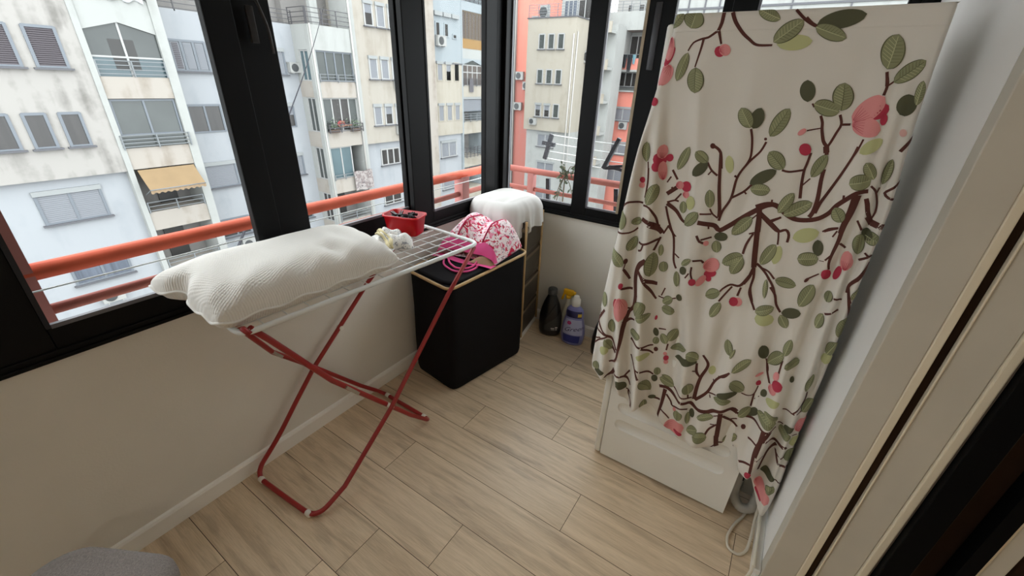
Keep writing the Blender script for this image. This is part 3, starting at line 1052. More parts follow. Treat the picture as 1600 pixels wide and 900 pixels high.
MB().tube([FR.p(6.95, 0.85, -3.55), FR.p(9.3, 0.85, -3.55)], 0.025, 8).bar(FR.p(6.97, 0.0, -3.9), FR.p(6.97, 0.84, -3.55), 0.03, 0.03).bar(FR.p(9.28, 0.0, -3.9), FR.p(9.28, 0.84, -3.55), 0.03, 0.03).build('arm', M_RAIL, aw)
FR.box(MB(), 7.9, 8.75, -1.72, -1.62, -4.76, -2.85).build('balcony_door', M_DOORDK, row)
FR.box(MB(), 7.6, 8.5, -1.72, -1.62, -7.76, -5.8).build('balcony_door', M_DOORDK, row)
f_rail(FR, row, 6.85, 9.33, -4.8, 3, 0.2, 0.0, M_RAIL, 3)
f_rail(FR, row, 6.85, 9.33, -7.8, 3, 0.2, 0.0, M_RAIL, 3)
# set-back bay between the balcony columns
FC = Face((DC, 0, 0), (0, 1, 0), (1, 0, 0))
w = MB()
FC.box(w, 9.5, 17.2, -4, 0, ZLO, 4.27)
FC.box(w, 9.5, 17.2, -4, -1.5, 4.27, ZHI, 1)
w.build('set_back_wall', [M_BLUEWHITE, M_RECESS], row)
for (a, b, st) in ((10.35, 12.0, 0), (13.0, 13.75, 1), (15.5, 16.25, 1)):
    for k in range(3, -1, -1):
        z0 = -7.45 + 3.0 * k
        sty = ('shut3', 'two', 'roll', 'two')[3 - k] if st == 0 else ('roll', 'rollhalf', 'roll', 'rollhalf')[3 - k]
        f_window(FC, row, a, b, z0, z0 + (1.4 if k else 1.1), sty, sill=(k != 2))
f_rail(FC, row, 9.5, 17.2, 4.2, 4, 0.22, -0.05, M_RAILDK, 6)
# protruding glazed balcony bay
w = MB()
FR.box(w, 17.0, 17.3, -0.35, 0.02, ZLO, 4.27)
FR.box(w, 19.93, 20.36, -1.75, 0.02, ZLO, ZHI)
for z0, z1, mi in ((2.95, 4.27, 0), (0.32, 1.25, 1), (-2.7, -1.74, 1), (-5.75, -4.8, 1), (-8.7, -7.76, 1)):
    FR.box(w, 17.16, 19.92, -0.14, 0.0, z0, z1, mi)
    FR.box(w, 17.01, 17.15, -1.74, -0.36, z0, z1, mi)
    FR.box(w, 17.17, 19.91, -1.73, -0.15, z0 + 0.01, z0 + 0.18, mi)
for z0, z1 in ((1.25, 2.95), (-1.74, 0.32), (-4.8, -2.7), (-7.76, -5.75)):
    FR.box(w, 17.0, 17.12, -1.75, -1.25, z0 + 0.003, z1 - 0.003, 0)
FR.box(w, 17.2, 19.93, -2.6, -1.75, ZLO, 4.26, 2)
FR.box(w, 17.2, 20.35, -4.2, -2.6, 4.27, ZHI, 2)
FR.box(w, 18.0, 18.5, -1.2, -0.9, 4.27, ZHI, 0)
w.build('projecting_bay', [M_PALEWHITE, M_PEACH, M_RECESS], row)
MB().tube([FR.p(19.98, 0.09, ZLO), FR.p(19.98, 0.09, ZHI)], 0.06, 8).tube([FR.p(17.12, 0.07, ZLO), FR.p(17.12, 0.07, 4.3)], 0.05, 8).build('downpipe', M_PIPE, row)
glazing(FR, row, 17.3, 19.93, 1.25, 2.95, 4, M_GREENPANE, d=-0.1, fm=M_WFRAME)
glazing(FR, row, 17.3, 19.93, -1.74, 0.32, 4, [M_GREENPANE, M_DARKPANE, M_DARKPANE, M_GREENPANE], d=-0.15)
glazing(FR, row, 17.3, 19.0, -4.8, -2.7, 2, M_TEALPANE, d=-0.12)
FR.box(MB(), 18.9, 19.75, -1.72, -1.6, -4.8, -2.85).build('balcony_door', M_DOORDK, row)
FR.box(MB(), 18.2, 19.0, -1.72, -1.6, -7.76, -5.9).build('balcony_door', M_DOORDK, row)
FS = Face((D - 1.75, 17.0, 0), (1, 0, 0), (0, -1, 0))
for z0, z1, m in ((1.25, 2.95, M_TEALPANE), (-1.74, 0.32, M_GREENPANE), (-4.8, -2.7, M_GREENPANE), (-7.76, -5.75, M_DARKPANE)):
    glazing(FS, row, 0.5, 1.42, z0, z1, 2, m, d=-0.08)
f_rail(FR, row, 17.0, 20.1, 4.27, 4, 0.24, 0.0, M_RAILDK, 4)
FS2 = Face((D, 17.0, 0), (1, 0, 0), (0, -1, 0))
f_rail(FS2, row, -1.7, 0.0, 4.27, 4, 0.24, 0.0, M_RAILDK, 2)
f_rail(FR, row, 17.3, 19.93, 1.2, 3, 0.17, 0.05, M_RAIL, 3)
f_rail(FR, row, 17.3, 19.95, -1.78, 3, 0.2, 0.25, M_RAILDK, 4, 0.25)
f_rail(FR, row, 17.3, 19.0, -4.85, 2, 0.22, 0.05, M_RAIL, 3)
f_rail(FR, row, 17.3, 19.95, -7.8, 3, 0.2, 0.05, M_RAIL, 3)
# cream wing with slim roller windows
w = MB()
FR.box(w, 20.36, 26.2, -6, 0.0, -2.73, ZHI)
FR.box(w, 20.36, 26.2, -6, -0.3, ZLO, -2.73, 1)
w.build('cream_wing_wall', [M_CREAMWALL, M_BLUEWHITE], row)
for k in (2, 1, 0):
    for j, s in enumerate((21.2, 22.2, 23.2)):
        z0 = 4.62 if k == 2 else 1.48 if k == 1 else -1.52
        f_window(FR, row, s, s + 0.68, z0, z0 + 1.4, 'rollhalf' if (k, j) in ((2, 0), (2, 2), (0, 1)) else 'roll', fm=M_WWHITE)
f_window(FR, row, 21.7, 23.5, -4.43, -3.25, 'three', fm=M_WWHITE, d=-0.3)
f_window(FR, row, 21.6, 23.35, -7.5, -6.3, 'two', fm=M_WWHITE, d=-0.3)
FR.box(MB(), 26.2, 27.5, -6, 0.25, ZLO, ZHI).build('pier', M_PEACH, row)

# things on those balconies
ac_unit(FR, 4.35, -8.62, 'white air conditioner low on the wall under the blue curtained window', d=-0.25)
ac_unit(FC, 11.6, -8.35, 'white air conditioner below the window just above the lower red rail', d=0.05)
ac_unit(FC, 16.75, 1.68, 'grey sided air conditioner on a bracket beside the projecting bay', 0.8, 0.55)
ac_unit(FR, 23.6, 0.86, 'white air conditioner under the upper row of cream wing windows', 0.7, 0.66)
ac_unit(FR, 23.45, -2.22, 'white air conditioner under the lower row of cream wing windows', 0.7, 0.56)
bl = thing('blanket', FR.p(19.2, 0.2, -4.6), 'pink and grey patterned blanket hung over a balcony rail opposite', 'blanket')
b0 = MB()
b0.grid(lambda u, v: FR.p(lerp(18.75, 20.3, u), 0.2 + 0.05 * math.sin(u * 14) * v + 0.03, lerp(-4.42, -5.75, v) + 0.04 * math.sin(u * 9)), 24, 14)
b0.build('cloth', floral_mat('faded_patterned_blanket', osrgb(226, 216, 212), [(osrgb(186, 170, 168), 3.0, 0.5), (osrgb(150, 140, 142), 5.0, 0.6)]), bl)
for (s, lab) in ((17.75, 'clay planter with grey green shrub, first along the occupied balcony'), (19.35, 'clay planter with dark shrub at the far end of the occupied balcony')):
    pt = thing('potted_plant', FR.p(s, 0.12, -1.72), lab, 'plant', 'planters on the occupied balcony')
    FR.box(MB(), s - 0.35, s + 0.35, 0.05, 0.24, -1.76, -1.56).build('planter', mat('brown_planter', osrgb(126, 104, 92), 0.8), pt)
    lf = MB()
    lr = random.Random(int(s * 10))
    for j in range(130):
        c = Vector(FR.p(s + lr.gauss(0, 0.2), 0.14 + lr.gauss(0, 0.06), -1.5 + abs(lr.gauss(0, 0.25))))
        a = Vector((lr.uniform(-1, 1), lr.uniform(-1, 1), lr.uniform(-1, 1))).normalized() * 0.07
        b = a.cross(Vector((0.3, 0.5, 0.8))).normalized() * 0.03
        lf.add([tuple(c - a), tuple(c + b), tuple(c + a), tuple(c - b)], [(0, 1, 2, 3)])
    lf.build('foliage', M_LEAFOUT, pt)

# neighbour leaning on the balcony rail: one continuous skinned body
def skinned(name, joints, edges, m, parent, lv=1):
    me = bpy.data.meshes.new(name)
    ow = wloc(parent)
    me.from_pydata([tuple(Vector(j[0]) - ow) for j in joints], edges, [])
    o = bpy.data.objects.new(name, me)
    C.objects.link(o)
    o.parent = parent
    WL[o.name] = ow
    md = o.modifiers.new('skin', 'SKIN')
    sv = me.skin_vertices[0].data if me.skin_vertices else None
    if sv is None:
        import bmesh
        bm = bmesh.new()
        bm.from_mesh(me)
        bm.verts.layers.skin.verify()
        bm.to_mesh(me)
        bm.free()
        sv = me.skin_vertices[0].data
    for i, j in enumerate(joints):
        rr = j[1] if isinstance(j[1], tuple) else (j[1], j[1])
        sv[i].radius = rr
        sv[i].use_root = (i == 0)
    subsurf(o, lv)
    me.materials.append(m)
    return o


pr = thing('person', FR.p(18.45, -0.75, -2.66), 'person in a pink top leaning forward on a balcony rail opposite', 'person')
P = lambda s, d, z: FR.p(s, d, z)
jn = [(P(18.4, -0.62, -1.78), (0.17, 0.13)), (P(18.42, -0.5, -1.5), (0.16, 0.12)), (P(18.45, -0.25, -1.2), (0.19, 0.13)), (P(18.52, -0.05, -1.12), (0.07, 0.07)), (P(18.62, 0.1, -1.16), (0.10, 0.11)),
      (P(18.62, -0.2, -1.2), 0.065), (P(18.8, 0.0, -1.38), 0.05), (P(18.95, 0.22, -1.34), 0.04), (P(19.03, 0.3, -1.33), 0.03),
      (P(18.28, -0.2, -1.25), 0.065), (P(18.3, 0.0, -1.45), 0.05), (P(18.5, 0.22, -1.36), 0.04), (P(18.58, 0.3, -1.35), 0.03),
      (P(18.5, -0.68, -2.2), 0.085), (P(18.5, -0.7, -2.6), 0.05), (P(18.3, -0.68, -2.2), 0.085), (P(18.3, -0.7, -2.6), 0.05)]
ed = [(0, 1), (1, 2), (2, 3), (3, 4), (2, 5), (5, 6), (6, 7), (7, 8), (2, 9), (9, 10), (10, 11), (11, 12), (0, 13), (13, 14), (0, 15), (15, 16)]
skinned('body', jn, ed, mat('skin_tone', osrgb(206, 150, 128), 0.6), pr)
top = [(P(18.4, -0.6, -1.74), (0.19, 0.15)), (P(18.42, -0.5, -1.5), (0.18, 0.145)), (P(18.45, -0.25, -1.2), (0.21, 0.155)), (P(18.49, -0.1, -1.13), (0.1, 0.1)), (P(18.62, -0.2, -1.2), 0.09), (P(18.74, -0.06, -1.32), 0.07), (P(18.28, -0.2, -1.25), 0.09), (P(18.29, -0.06, -1.38), 0.07)]
skinned('pink_top', top, [(0, 1), (1, 2), (2, 3), (2, 4), (4, 5), (2, 6), (6, 7)], mat('coral_pink_jersey', osrgb(226, 92, 98), 0.8), pr)
hr = MB()
hc = Vector(P(18.62, 0.08, -1.11))
hr.grid(lambda u, v: tuple(hc + Vector((0.115 * math.sin(v * PI * 0.36) * math.cos(u * 2 * PI), 0.105 * math.sin(v * PI * 0.36) * math.sin(u * 2 * PI), 0.12 * math.cos(v * PI * 0.36)))), 14, 8)
hr.build('hair', mat('dark_hair', osrgb(52, 40, 36), 0.7), pr)

# ---------------- next block along the row
nb = thing('apartment_building', (D, 31, ZLO), 'narrow block with pale blue upper floor and gabled balcony window beside the corner', 'building')
w = MB()
FR.box(w, 27.5, 31.0, -6, 0.0, 2.85, ZHI)
FR.box(w, 27.5, 31.0, -6, 0.02, -2.7, 2.85, 1)
FR.box(w, 27.5, 31.0, -6, -0.2, ZLO, -2.7, 2)
FR.box(w, 27.5, 31.0, -0.1, 0.08, 2.78, 2.88, 3)
w.build('street_wall', [M_BLUEGREY, M_YELLOWWALL, M_BLUEWHITE, M_SILL], nb)
for k, z0 in enumerate((1.5, -1.58)):
    for j, s in enumerate((27.88, 28.92, 29.95)):
        f_window(FR, nb, s, s + 0.68, z0, z0 + 1.4, ('roll', 'rollhalf', 'dark')[j] if k == 0 else 'roll', fm=M_YELLOWWALL, sill=False)
for j, s in enumerate((27.9, 28.9, 29.9)):
    f_window(FR, nb, s, s + 0.5, 4.66 if j < 2 else 4.6, 5.6 if j < 2 else 4.95, 'dark', fm=M_BLUEGREY, sill=False)
    FR.box(MB(), s - 0.18, s + 0.68, 0.0, 0.2, 6.0, 6.28).build('shutter_box', M_ROLLBOX, nb)
f_window(FR, nb, 28.25, 30.25, -4.6, -3.2, 'rolltwo', fm=M_WWHITE, d=-0.2)
f_window(FR, nb, 28.3, 30.25, -7.45, -6.25, 'roll', fm=M_WWHITE, d=-0.2)
w = MB()
FR.box(w, 31.0, 31.15, -1.75, 0.03, ZLO, ZHI)
FR.box(w, 33.95, 36.5, -5, 0.03, ZLO, ZHI)
for z0, z1, mi in ((6.75, 7.4, 0), (3.3, 4.05, 2), (0.3, 1.2, 1), (-2.8, -1.75, 1), (-5.8, -4.85, 1), (-8.8, -7.8, 1)):
    FR.box(w, 31.155, 33.945, -1.69, 0.0, z0, z1, mi)
FR.box(w, 31.0, 34.0, -1.95, -1.7, ZLO, 9.5, 3)
w.prism([FR.p(31.15, 0.0, 2.82), FR.p(31.15, 0.0, 3.3), FR.p(32.5, 0.0, 3.3), FR.p(32.5, 0.0, 3.2)], (-0.12, 0, 0))
w.prism([FR.p(33.95, 0.0, 2.82), FR.p(33.95, 0.0, 3.3), FR.p(32.5, 0.0, 3.3), FR.p(32.5, 0.0, 3.2)], (-0.12, 0, 0))
w.build('balcony_bay', [M_BLUEGREY, M_YELLOWWALL, M_PALEWHITE, M_RECESS], nb)
glazing(FR, nb, 31.15, 33.95, 4.75, 6.75, 6, M_BROWNGRID, d=-0.08, fm=mat('ochre_frame', osrgb(150, 128, 100), 0.6))
FR.box(MB(), 31.15, 33.95, -0.08, 0.02, 4.05, 4.75).build('ochre_panel', M_OCHRE, nb)
glazing(FR, nb, 31.15, 33.95, 1.2, 2.85, 4, M_BROWNGRID, d=-0.1, transom=2.25, fm=M_WWHITE)
g3 = MB().prism([FR.p(31.3, -0.12, 2.85), FR.p(33.8, -0.12, 2.85), FR.p(32.5, -0.12, 3.2)], (0.02, 0, 0)).build('gable_pane', M_GREENPANE, nb)
f_rail(FR, nb, 31.15, 33.95, 1.15, 4, 0.17, 0.05, M_RAILDK, 4)
f_window(FR, nb, 31.2, 33.9, -0.9, 0.28, 'roll', fm=M_WFRAME, sill=False, d=-0.1)
f_rail(FR, nb, 31.15, 33.95, -1.8, 4, 0.2, 0.05, M_RAIL, 4)
FR.box(MB(), 31.6, 32.3, -1.7, -1.6, -4.85, -2.9).build('balcony_door', M_DOORDK, nb)
f_rail(FR, nb, 31.15, 33.95, -4.9, 5, 0.2, 0.3, M_RAILDK, 6, 0.3)
f_rail(FR, nb, 31.0, 33.95, 7.4, 5, 0.24, 0.0, M_RAILDK, 6)
f_window(FR, nb, 32.0, 33.8, -7.5, -6.7, 'two', fm=M_WWHITE, d=-1.6)
ac_unit(FR, 28.3, 3.98, 'white air conditioner on the pale blue wall under two slim windows', 0.95, 0.7)
tw = thing('towel', FR.p(32.2, 0.15, 0.9), 'grey towel hung over the gabled balcony rail', 'towel')
MB().grid(lambda u, v: FR.p(lerp(31.9, 32.5, u), 0.14 + 0.03 * math.sin(u * 12), lerp(1.75, 0.7, v)), 10, 8).build('cloth', mat('grey_towel', osrgb(130, 126, 132), 0.9), tw)

# ---------------- cream block facing us at the end of the street
FE = Face((0, 40.0, 0), (1, 0, 0), (0, -1, 0))
cb = thing('apartment_building', (-22.2, 40, ZLO), 'cream end block with rows of three slim windows and a roof terrace', 'building')
w = MB()
FE.box(w, -24.82, -19.62, -3.9, 0.0, -2.78, 7.17)
FE.box(w, -24.6, -19.62, -3.9, -0.3, ZLO, -2.78, 1)
FE.box(w, -24.9, -19.54, -3.9, 0.08, 7.1, 7.2, 2)
w.build('street_wall', [M_YELLOWWALL, M_PALEWHITE, M_SILL], cb)
for k, z0 in enumerate((4.56, 1.58, -1.47)):
    for j, s in enumerate((-23.45, -22.42, -21.38)):
        f_window(FE, cb, s - 0.04, s + 0.62, z0, z0 + 1.28, 'rollhalf' if (k == 2 and j < 2) else 'green', fm=M_WWHITE)
f_window(FE, cb, -23.2, -21.3, -4.4, -3.0, 'rolltwo', fm=M_WWHITE, d=-0.3)
f_window(FE, cb, -23.1, -21.0, -7.0, -5.85, 'rolltwo', fm=M_WWHITE, d=-0.3)
f_window(FE, cb, -23.1, -21.0, -9.9, -8.7, 'rolltwo', fm=M_WWHITE, d=-0.3)
f_rail(FE, cb, -24.82, -19.62, 7.2, 5, 0.22, -0.1, M_RAIL, 6)
MB().tube([FE.p(-19.75, 0.1, ZLO), FE.p(-19.75, 0.1, 5.8)], 0.06, 8).tube([FE.p(-19.55, -0.3, ZLO), FE.p(-19.55, -0.3, 6.0)], 0.06, 8).build('downpipe', M_PIPE, cb)
w = MB()
FE.box(w, -22.6, -19.0, -3.9, -2.5, 7.2, 9.0)
w.prism([FE.p(-22.9, -2.3, 8.9), FE.p(-20.9, -2.3, 10.3), FE.p(-18.9, -2.3, 8.9), FE.p(-18.9, -2.3, 9.25), FE.p(-20.9, -2.3, 10.65), FE.p(-22.9, -2.3, 9.25)], (0, 1.5, 0))
w.prism([FE.p(-22.6, -2.6, 8.9), FE.p(-20.9, -2.6, 10.2), FE.p(-19.2, -2.6, 8.9)], (0, 0.2, 0), 1)
w.build('roof_house', [M_PALEWHITE, M_RECESS], cb)
FE2 = Face((0, 42.5, 0), (1, 0, 0), (0, -1, 0))
glazing(FE2, cb, -22.3, -20.9, 7.2, 8.8, 3, M_BLUEPANE, d=0.02)
glazing(FE2, cb, -20.8, -19.4, 7.2, 8.8, 2, M_DARKPANE, d=0.02)
FE3 = Face((0, 44.0, 0), (1, 0, 0), (0, -1, 0))
w = MB()
FE3.box(w, -19.5, -17.2, -2.4, 0.0, ZLO, 6.9)
for z in (6.1, 3.0, 0.0, -3.0, -6.0):
    FE3.box(w, -19.6, -17.3, 0.005, 1.24, z, z + 0.25)
    FE3.box(w, -19.6, -17.3, 1.25, 1.4, z, z + 0.9, 1)
w.build('side_balconies', [M_PALEWHITE, M_YELLOWWALL], cb)
for z in (4.0, 1.0, -2.0, -5.0):
    f_window(FE3, cb, -19.2, -18.4, z, z + 1.6, 'dark', fm=M_WWHITE, sill=False)
ac_unit(FE, -23.6, -2.25, 'white air conditioner at the foot of the cream end block', 0.8, 0.6)
ac_unit(FE3, -19.2, 3.6, 'white air conditioner beside the downpipe of the cream end block', 1.1, 1.0, d=1.42)
ac_unit(FE2, -23.9, 7.25, 'white air conditioner standing on the roof terrace', 1.0, 1.1, d=0.8)

# ---------------- coral block behind
FK = Face((0, 48.0, 0), (1, 0, 0), (0, -1, 0))
kb = thing('apartment_building', (-16, 48, ZLO), 'coral red block with white balconies and roller shutters', 'building')
w = MB()
FK.box(w, -18.9, -13.9, -5, 0.0, -6.9, 1.2)
FK.box(w, -18.9, -13.9, -5, 0.0, ZLO, -6.9)
FK.box(w, -18.9, -13.9, 0.0, 1.0, 3.2, 4.2)
FK.box(w, -19.9, -13.9, -5, 1.0, 6.7, 8.3, 1)
FK.box(w, -19.9, -13.9, -5, -1.2, 1.2, 6.7, 1)
FK.box(w, -18.9, -13.9, -1.2, 1.0, 3.0, 3.2, 1)
FK.box(w, -18.9, -13.9, -1.2, 0.3, 1.1, 1.25, 1)
FK.box(w, -19.9, -13.9, -5, -2.0, 8.3, 13, 1)
FK.box(w, -18.4, -17.6, -1.2, 0.6, 4.2, 6.7, 1)
FK.box(w, -21.5, -18.9, -5, 0.4, ZLO, 8.0, 1)
w.build('street_wall', [M_CORAL, M_PALEWHITE], kb)
f_window(FK, kb, -18.3, -16.1, 1.6, 3.0, 'three', fm=M_WWHITE, d=-0.9)
f_window(FK, kb, -17.6, -16.0, 4.3, 6.4, 'two', fm=M_WWHITE, d=-1.1, sill=False)
for z0 in (-1.8, -5.4, -8.4):
    f_window(FK, kb, -18.1, -15.9, z0, z0 + 1.4, 'rolltwo', fm=M_WWHITE)
f_window(FK, kb, -18.7, -18.2, 8.1, 9.3, 'dark', fm=M_WWHITE, d=-1.95, sill=False)
f_window(FK, kb, -17.5, -16.9, 8.1, 9.3, 'dark', fm=M_WWHITE, d=-1.95, sill=False)
f_rail(FK, kb, -19.9, -13.9, 8.3, 4, 0.25, 0.9, M_RAIL, 8)
for z0 in (2.0, -1.0, -4.0, -7.0):
    f_window(FK, kb, -20.2, -19.5, z0 - 0.6, z0 + 0.9, 'dark', fm=M_WWHITE, d=0.45, sill=False)
    f_rail(FK, kb, -20.9, -19.2, z0 - 1.0, 3, 0.25, 0.6, M_RAIL, 3)
ac_unit(FK, -16.7, -2.65, 'white air conditioner on the coral wall below a closed shutter', 0.95, 0.75)
gr = [(-18.75, 0.45, 0.9, (222, 226, 232), 'white vest'), (-18.2, 0.4, 1.0, (214, 212, 200), 'pale shirt'), (-17.72, 0.35, 1.5, (66, 70, 92), 'navy trousers'), (-17.25, 0.6, 1.3, (30, 32, 38), 'black top'), (-16.65, 0.5, 1.6, (34, 36, 44), 'dark trousers'), (-16.2, 0.3, 0.9, (150, 200, 214), 'light blue cloth')]
for (s, ww, hh, rgb, nm) in gr:
    g_ = thing('garment', FK.p(s, 1.2, 4.3), nm + ' drying on the line of the coral balcony', 'laundry', 'washing on the coral balcony')
    MB().grid(lambda u, v: FK.p(s + (u - 0.5) * ww * (1 - 0.25 * v), 1.2 + 0.05 * math.sin(u * 9 + s), 4.55 - hh * v * (0.8 + 0.2 * abs(math.sin(u * 6)))), 8, 8).build('cloth', mat(nm.replace(' ', '_'), osrgb(*rgb), 0.9), g_)
MB().tube([FK.p(-19.0, 1.2, 4.56), FK.p(-13.9, 1.2, 4.56)], 0.02, 6).build('drying_line', M_RAIL, kb)

FL = Face((0, 45.0, 0), (1, 0, 0), (0, -1, 0))
lb = thing('apartment_building', (-28, 45, ZLO), 'coral wall of a block half hidden behind the cream end block', 'building')
w = MB()
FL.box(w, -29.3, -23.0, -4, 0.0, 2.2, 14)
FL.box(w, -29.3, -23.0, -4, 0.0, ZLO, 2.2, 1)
FL.box(w, -34.0, -29.3, -4, 0.3, ZLO, 14, 2)
w.build('street_wall', [M_CORAL, M_CORAL_DK, M_PALEWHITE], lb)
for z0 in (9.7, 6.7, 3.6, 0.2, -3.0):
    f_window(FL, lb, -27.4, -26.6, z0, z0 + 1.3, 'dark', fm=M_WWHITE)
for z0 in (4.5, 1.5, -1.5, -5.0):
    f_window(FL, lb, -30.6, -29.8, z0, z0 + 2.2, 'dark', fm=M_WFRAME, d=0.3, sill=False)
ac_unit(FL, -28.6, 1.9, 'white air conditioner on the coral wall, topmost of its column', 1.0, 0.8)
ac_unit(FL, -27.6, 0.9, 'white air conditioner on the coral wall, second of its column', 1.0, 0.8)
ac_unit(FL, -28.7, -1.3, 'white air conditioner on the coral wall, lowest of its column', 1.0, 0.8)

FW = Face((0, 46.0, 0), (1, 0, 0), (0, -1, 0))
wb = thing('apartment_building', (2, 46, ZLO), 'plain white block seen over the cloth covered machines', 'building')
w = MB()
FW.box(w, -13.6, 14, -5, 0.0, ZLO, 16)
for s in (-12.9, -11.6, -10.2, -9.0, -7.0, -3.5, 0.5):
    FW.box(w, s, s + 0.12, 0, 0.08, ZLO, 16, 1)
FW.box(w, -13.6, 14, 0, 0.1, 8.0, 8.15, 1)
w.build('street_wall', [M_PALEWHITE, M_SILL], wb)
f_window(FW, wb, -3.0, 0.2, 8.6, 10.2, 'rolltwo', fm=M_WWHITE)

# trees and shrubs far below and beyond
def tree(loc, h, r, label, name='tree', seed=1, n=900, ls=0.35):
    t = thing(name, loc, label, 'tree' if name == 'tree' else 'shrub')
    x, y, z = loc
    if name == 'tree':
        MB().tube([(x, y, z), (x + 0.1, y, z + h * 0.4), (x, y + 0.1, z + h * 0.7)], [0.25, 0.18, 0.08], 8).build('trunk', mat('grey_bark', osrgb(110, 96, 82), 0.9), t)
    lr = random.Random(seed)
    mb = MB()
    for k in range(n):
        v = Vector((lr.gauss(0, 1), lr.gauss(0, 1), lr.gauss(0, 1))).normalized() * r * (lr.random() ** 0.4)
        c = Vector((x, y, z + h * 0.72)) + Vector((v.x, v.y, v.z * 0.75))
        a = Vector((lr.uniform(-1, 1), lr.uniform(-1, 1), lr.uniform(-1, 1))).normalized() * ls
        b = a.cross(Vector((0.3, 0.5, 0.8))).normalized() * ls * 0.5
        mb.add([tuple(c - a), tuple(c + b), tuple(c + a), tuple(c - b)], [(0, 1, 2, 3)])
    mb.build('foliage', mat('street_leaf', osrgb(150, 176, 120), 0.8, var=0.35, vscale=0.8), t)
    return t


tree((-21.5, 24.3, ZLO), 4.4, 1.5, 'pale green shrub at the foot of the opposite row', 'shrub', 4, 700, 0.22)
tree((-15.0, 62.0, ZLO), 25.0, 4.0, 'green tree crown showing above the roof terrace', 'tree', 5, 1200, 0.4)

# ------------------------------------------------------------------ stacked appliances and their printed cover
wm = thing('washing_machine', (-0.134, 1.80, 0), 'white washing machine standing on the floor under the floral cloth, ribbed side showing', 'washing machine')
b = MB()
MX0, MX1, MY0, MY1 = -0.401, 0.165, 1.497, 2.10
b.box(MX0, MX1, MY0 + 0.03, MY1, 0.012, 0.845)
b.box(MX0, MX0 + 0.004, MY0 + 0.001, MY0 + 0.03, 0.012, 0.845)
b.box(MX1 - 0.004, MX1, MY0 + 0.001, MY0 + 0.03, 0.012, 0.845)
b = bevel(b.build('cabinet', M_APPL, wm), 0.006)
pnl = MB()


def pill(mb, xa, xb, zc, r, y, depth, mat=0):
    """pressed rib: long rounded slot with a sloping rim"""
    def ring(rr, yy):
        out = []
        for k in range(13):
            a = -PI / 2 + PI * k / 12
            out.append((xb - r + rr * math.cos(a), yy, zc + rr * math.sin(a)))
        for k in range(13):
            a = PI / 2 + PI * k / 12
            out.append((xa + r + rr * math.cos(a), yy, zc + rr * math.sin(a)))
        return out
    mb.loft([ring(r, y), ring(r * 0.92, y + depth * 0.55), ring(r * 0.78, y + depth), ring(0.002, y + depth)], False, True, mat)
    return ring(r, y)


# side panel with two pressed ribs (built as one sheet with slots)
def side_panel(name, z0, z1, ribs, parent):
    import bmesh
    bm = bmesh.new()
    outer = [(MX0 + 0.002, z0), (MX1, z0), (MX1, z1), (MX0 + 0.002, z1)]
    ov = [bm.verts.new((x, MY0, z)) for x, z in outer]
    edges = [bm.edges.new((ov[i], ov[(i + 1) % 4])) for i in range(4)]
    tmp = MB()
    for zc in ribs:
        rg = pill(tmp, -0.357, 0.115, zc, 0.030, MY0, 0.012)
        rg2 = []
        for p in rg:
            if not rg2 or (Vector(p) - Vector(rg2[-1])).length > 1e-5:
                rg2.append(p)
        rv = [bm.verts.new(p) for p in rg2]
        edges += [bm.edges.new((rv[i], rv[(i + 1) % len(rv)])) for i in range(len(rv))]
    bmesh.ops.triangle_fill(bm, use_beauty=True, edges=edges)
    bm.verts.ensure_lookup_table()
    bm.verts.index_update()
    m = MB()
    m.add([tuple(v.co) for v in bm.verts], [[v.index for v in f.verts] for f in bm.faces], 0, False)
    bm.free()
    n = len(m.v)
    m.v += tmp.v
    m.f += [[i + n for i in f] for f in tmp.f]
    m.m += tmp.m
    m.s += tmp.s
    return m.build(name, M_APPL, parent)


side_panel('side_panel', 0.012, 0.845, (0.235, 0.335, 0.60, 0.70), wm)
MB().rbox(-0.433, -0.4035, MY0 + 0.002, MY1 - 0.004, 0.012, 0.845, 0.008).build('front_panel', M_APPL, wm)
MB().box(-0.4045, -0.3975, MY0 + 0.010, MY1 - 0.004, 0.014, 0.843).build('panel_gap', mat('grey_seam', srgb(150, 146, 136), 0.6), wm)
for (x, y) in ((-0.36, 1.54), (0.13, 1.54), (-0.36, 2.05), (0.13, 2.05)):
    MB().lathe([(0.02, 0.0), (0.022, 0.006), (0.018, 0.013)], x, y, 14).build('foot', M_APPL_DK, wm)


def round_door(parent, zc):
    mb = MB()
    rg = lambda r, x: [(x, 1.80 + r * math.cos(2 * PI * k / 32), zc + r * math.sin(2 * PI * k / 32)) for k in range(32)]
    mb.loft([rg(0.20, -0.434), rg(0.20, -0.45), rg(0.17, -0.462), rg(0.145, -0.455)], False, False)
    d = mb.build('door', M_WHITEPL, parent)
    MB().loft([rg(0.145, -0.455), rg(0.1, -0.448), rg(0.02, -0.440)], False, True).build('porthole', mat('dark_porthole_glass', srgb(40, 44, 48), 0.1), d)


round_door(wm, 0.48)
td = thing('tumble_dryer', (-0.134, 1.80, 0.845), 'white dryer stacked on the washing machine, hidden under the floral cloth', 'dryer')
bevel(MB().box(MX0, MX1, MY0 + 0.002, MY1, 0.847, 1.82).build('cabinet', M_APPL, td), 0.008)
MB().rbox(-0.433, -0.402, MY0 + 0.004, MY1 - 0.004, 0.85, 1.815, 0.014).build('front_panel', M_APPL, td)
round_door(td, 1.33)

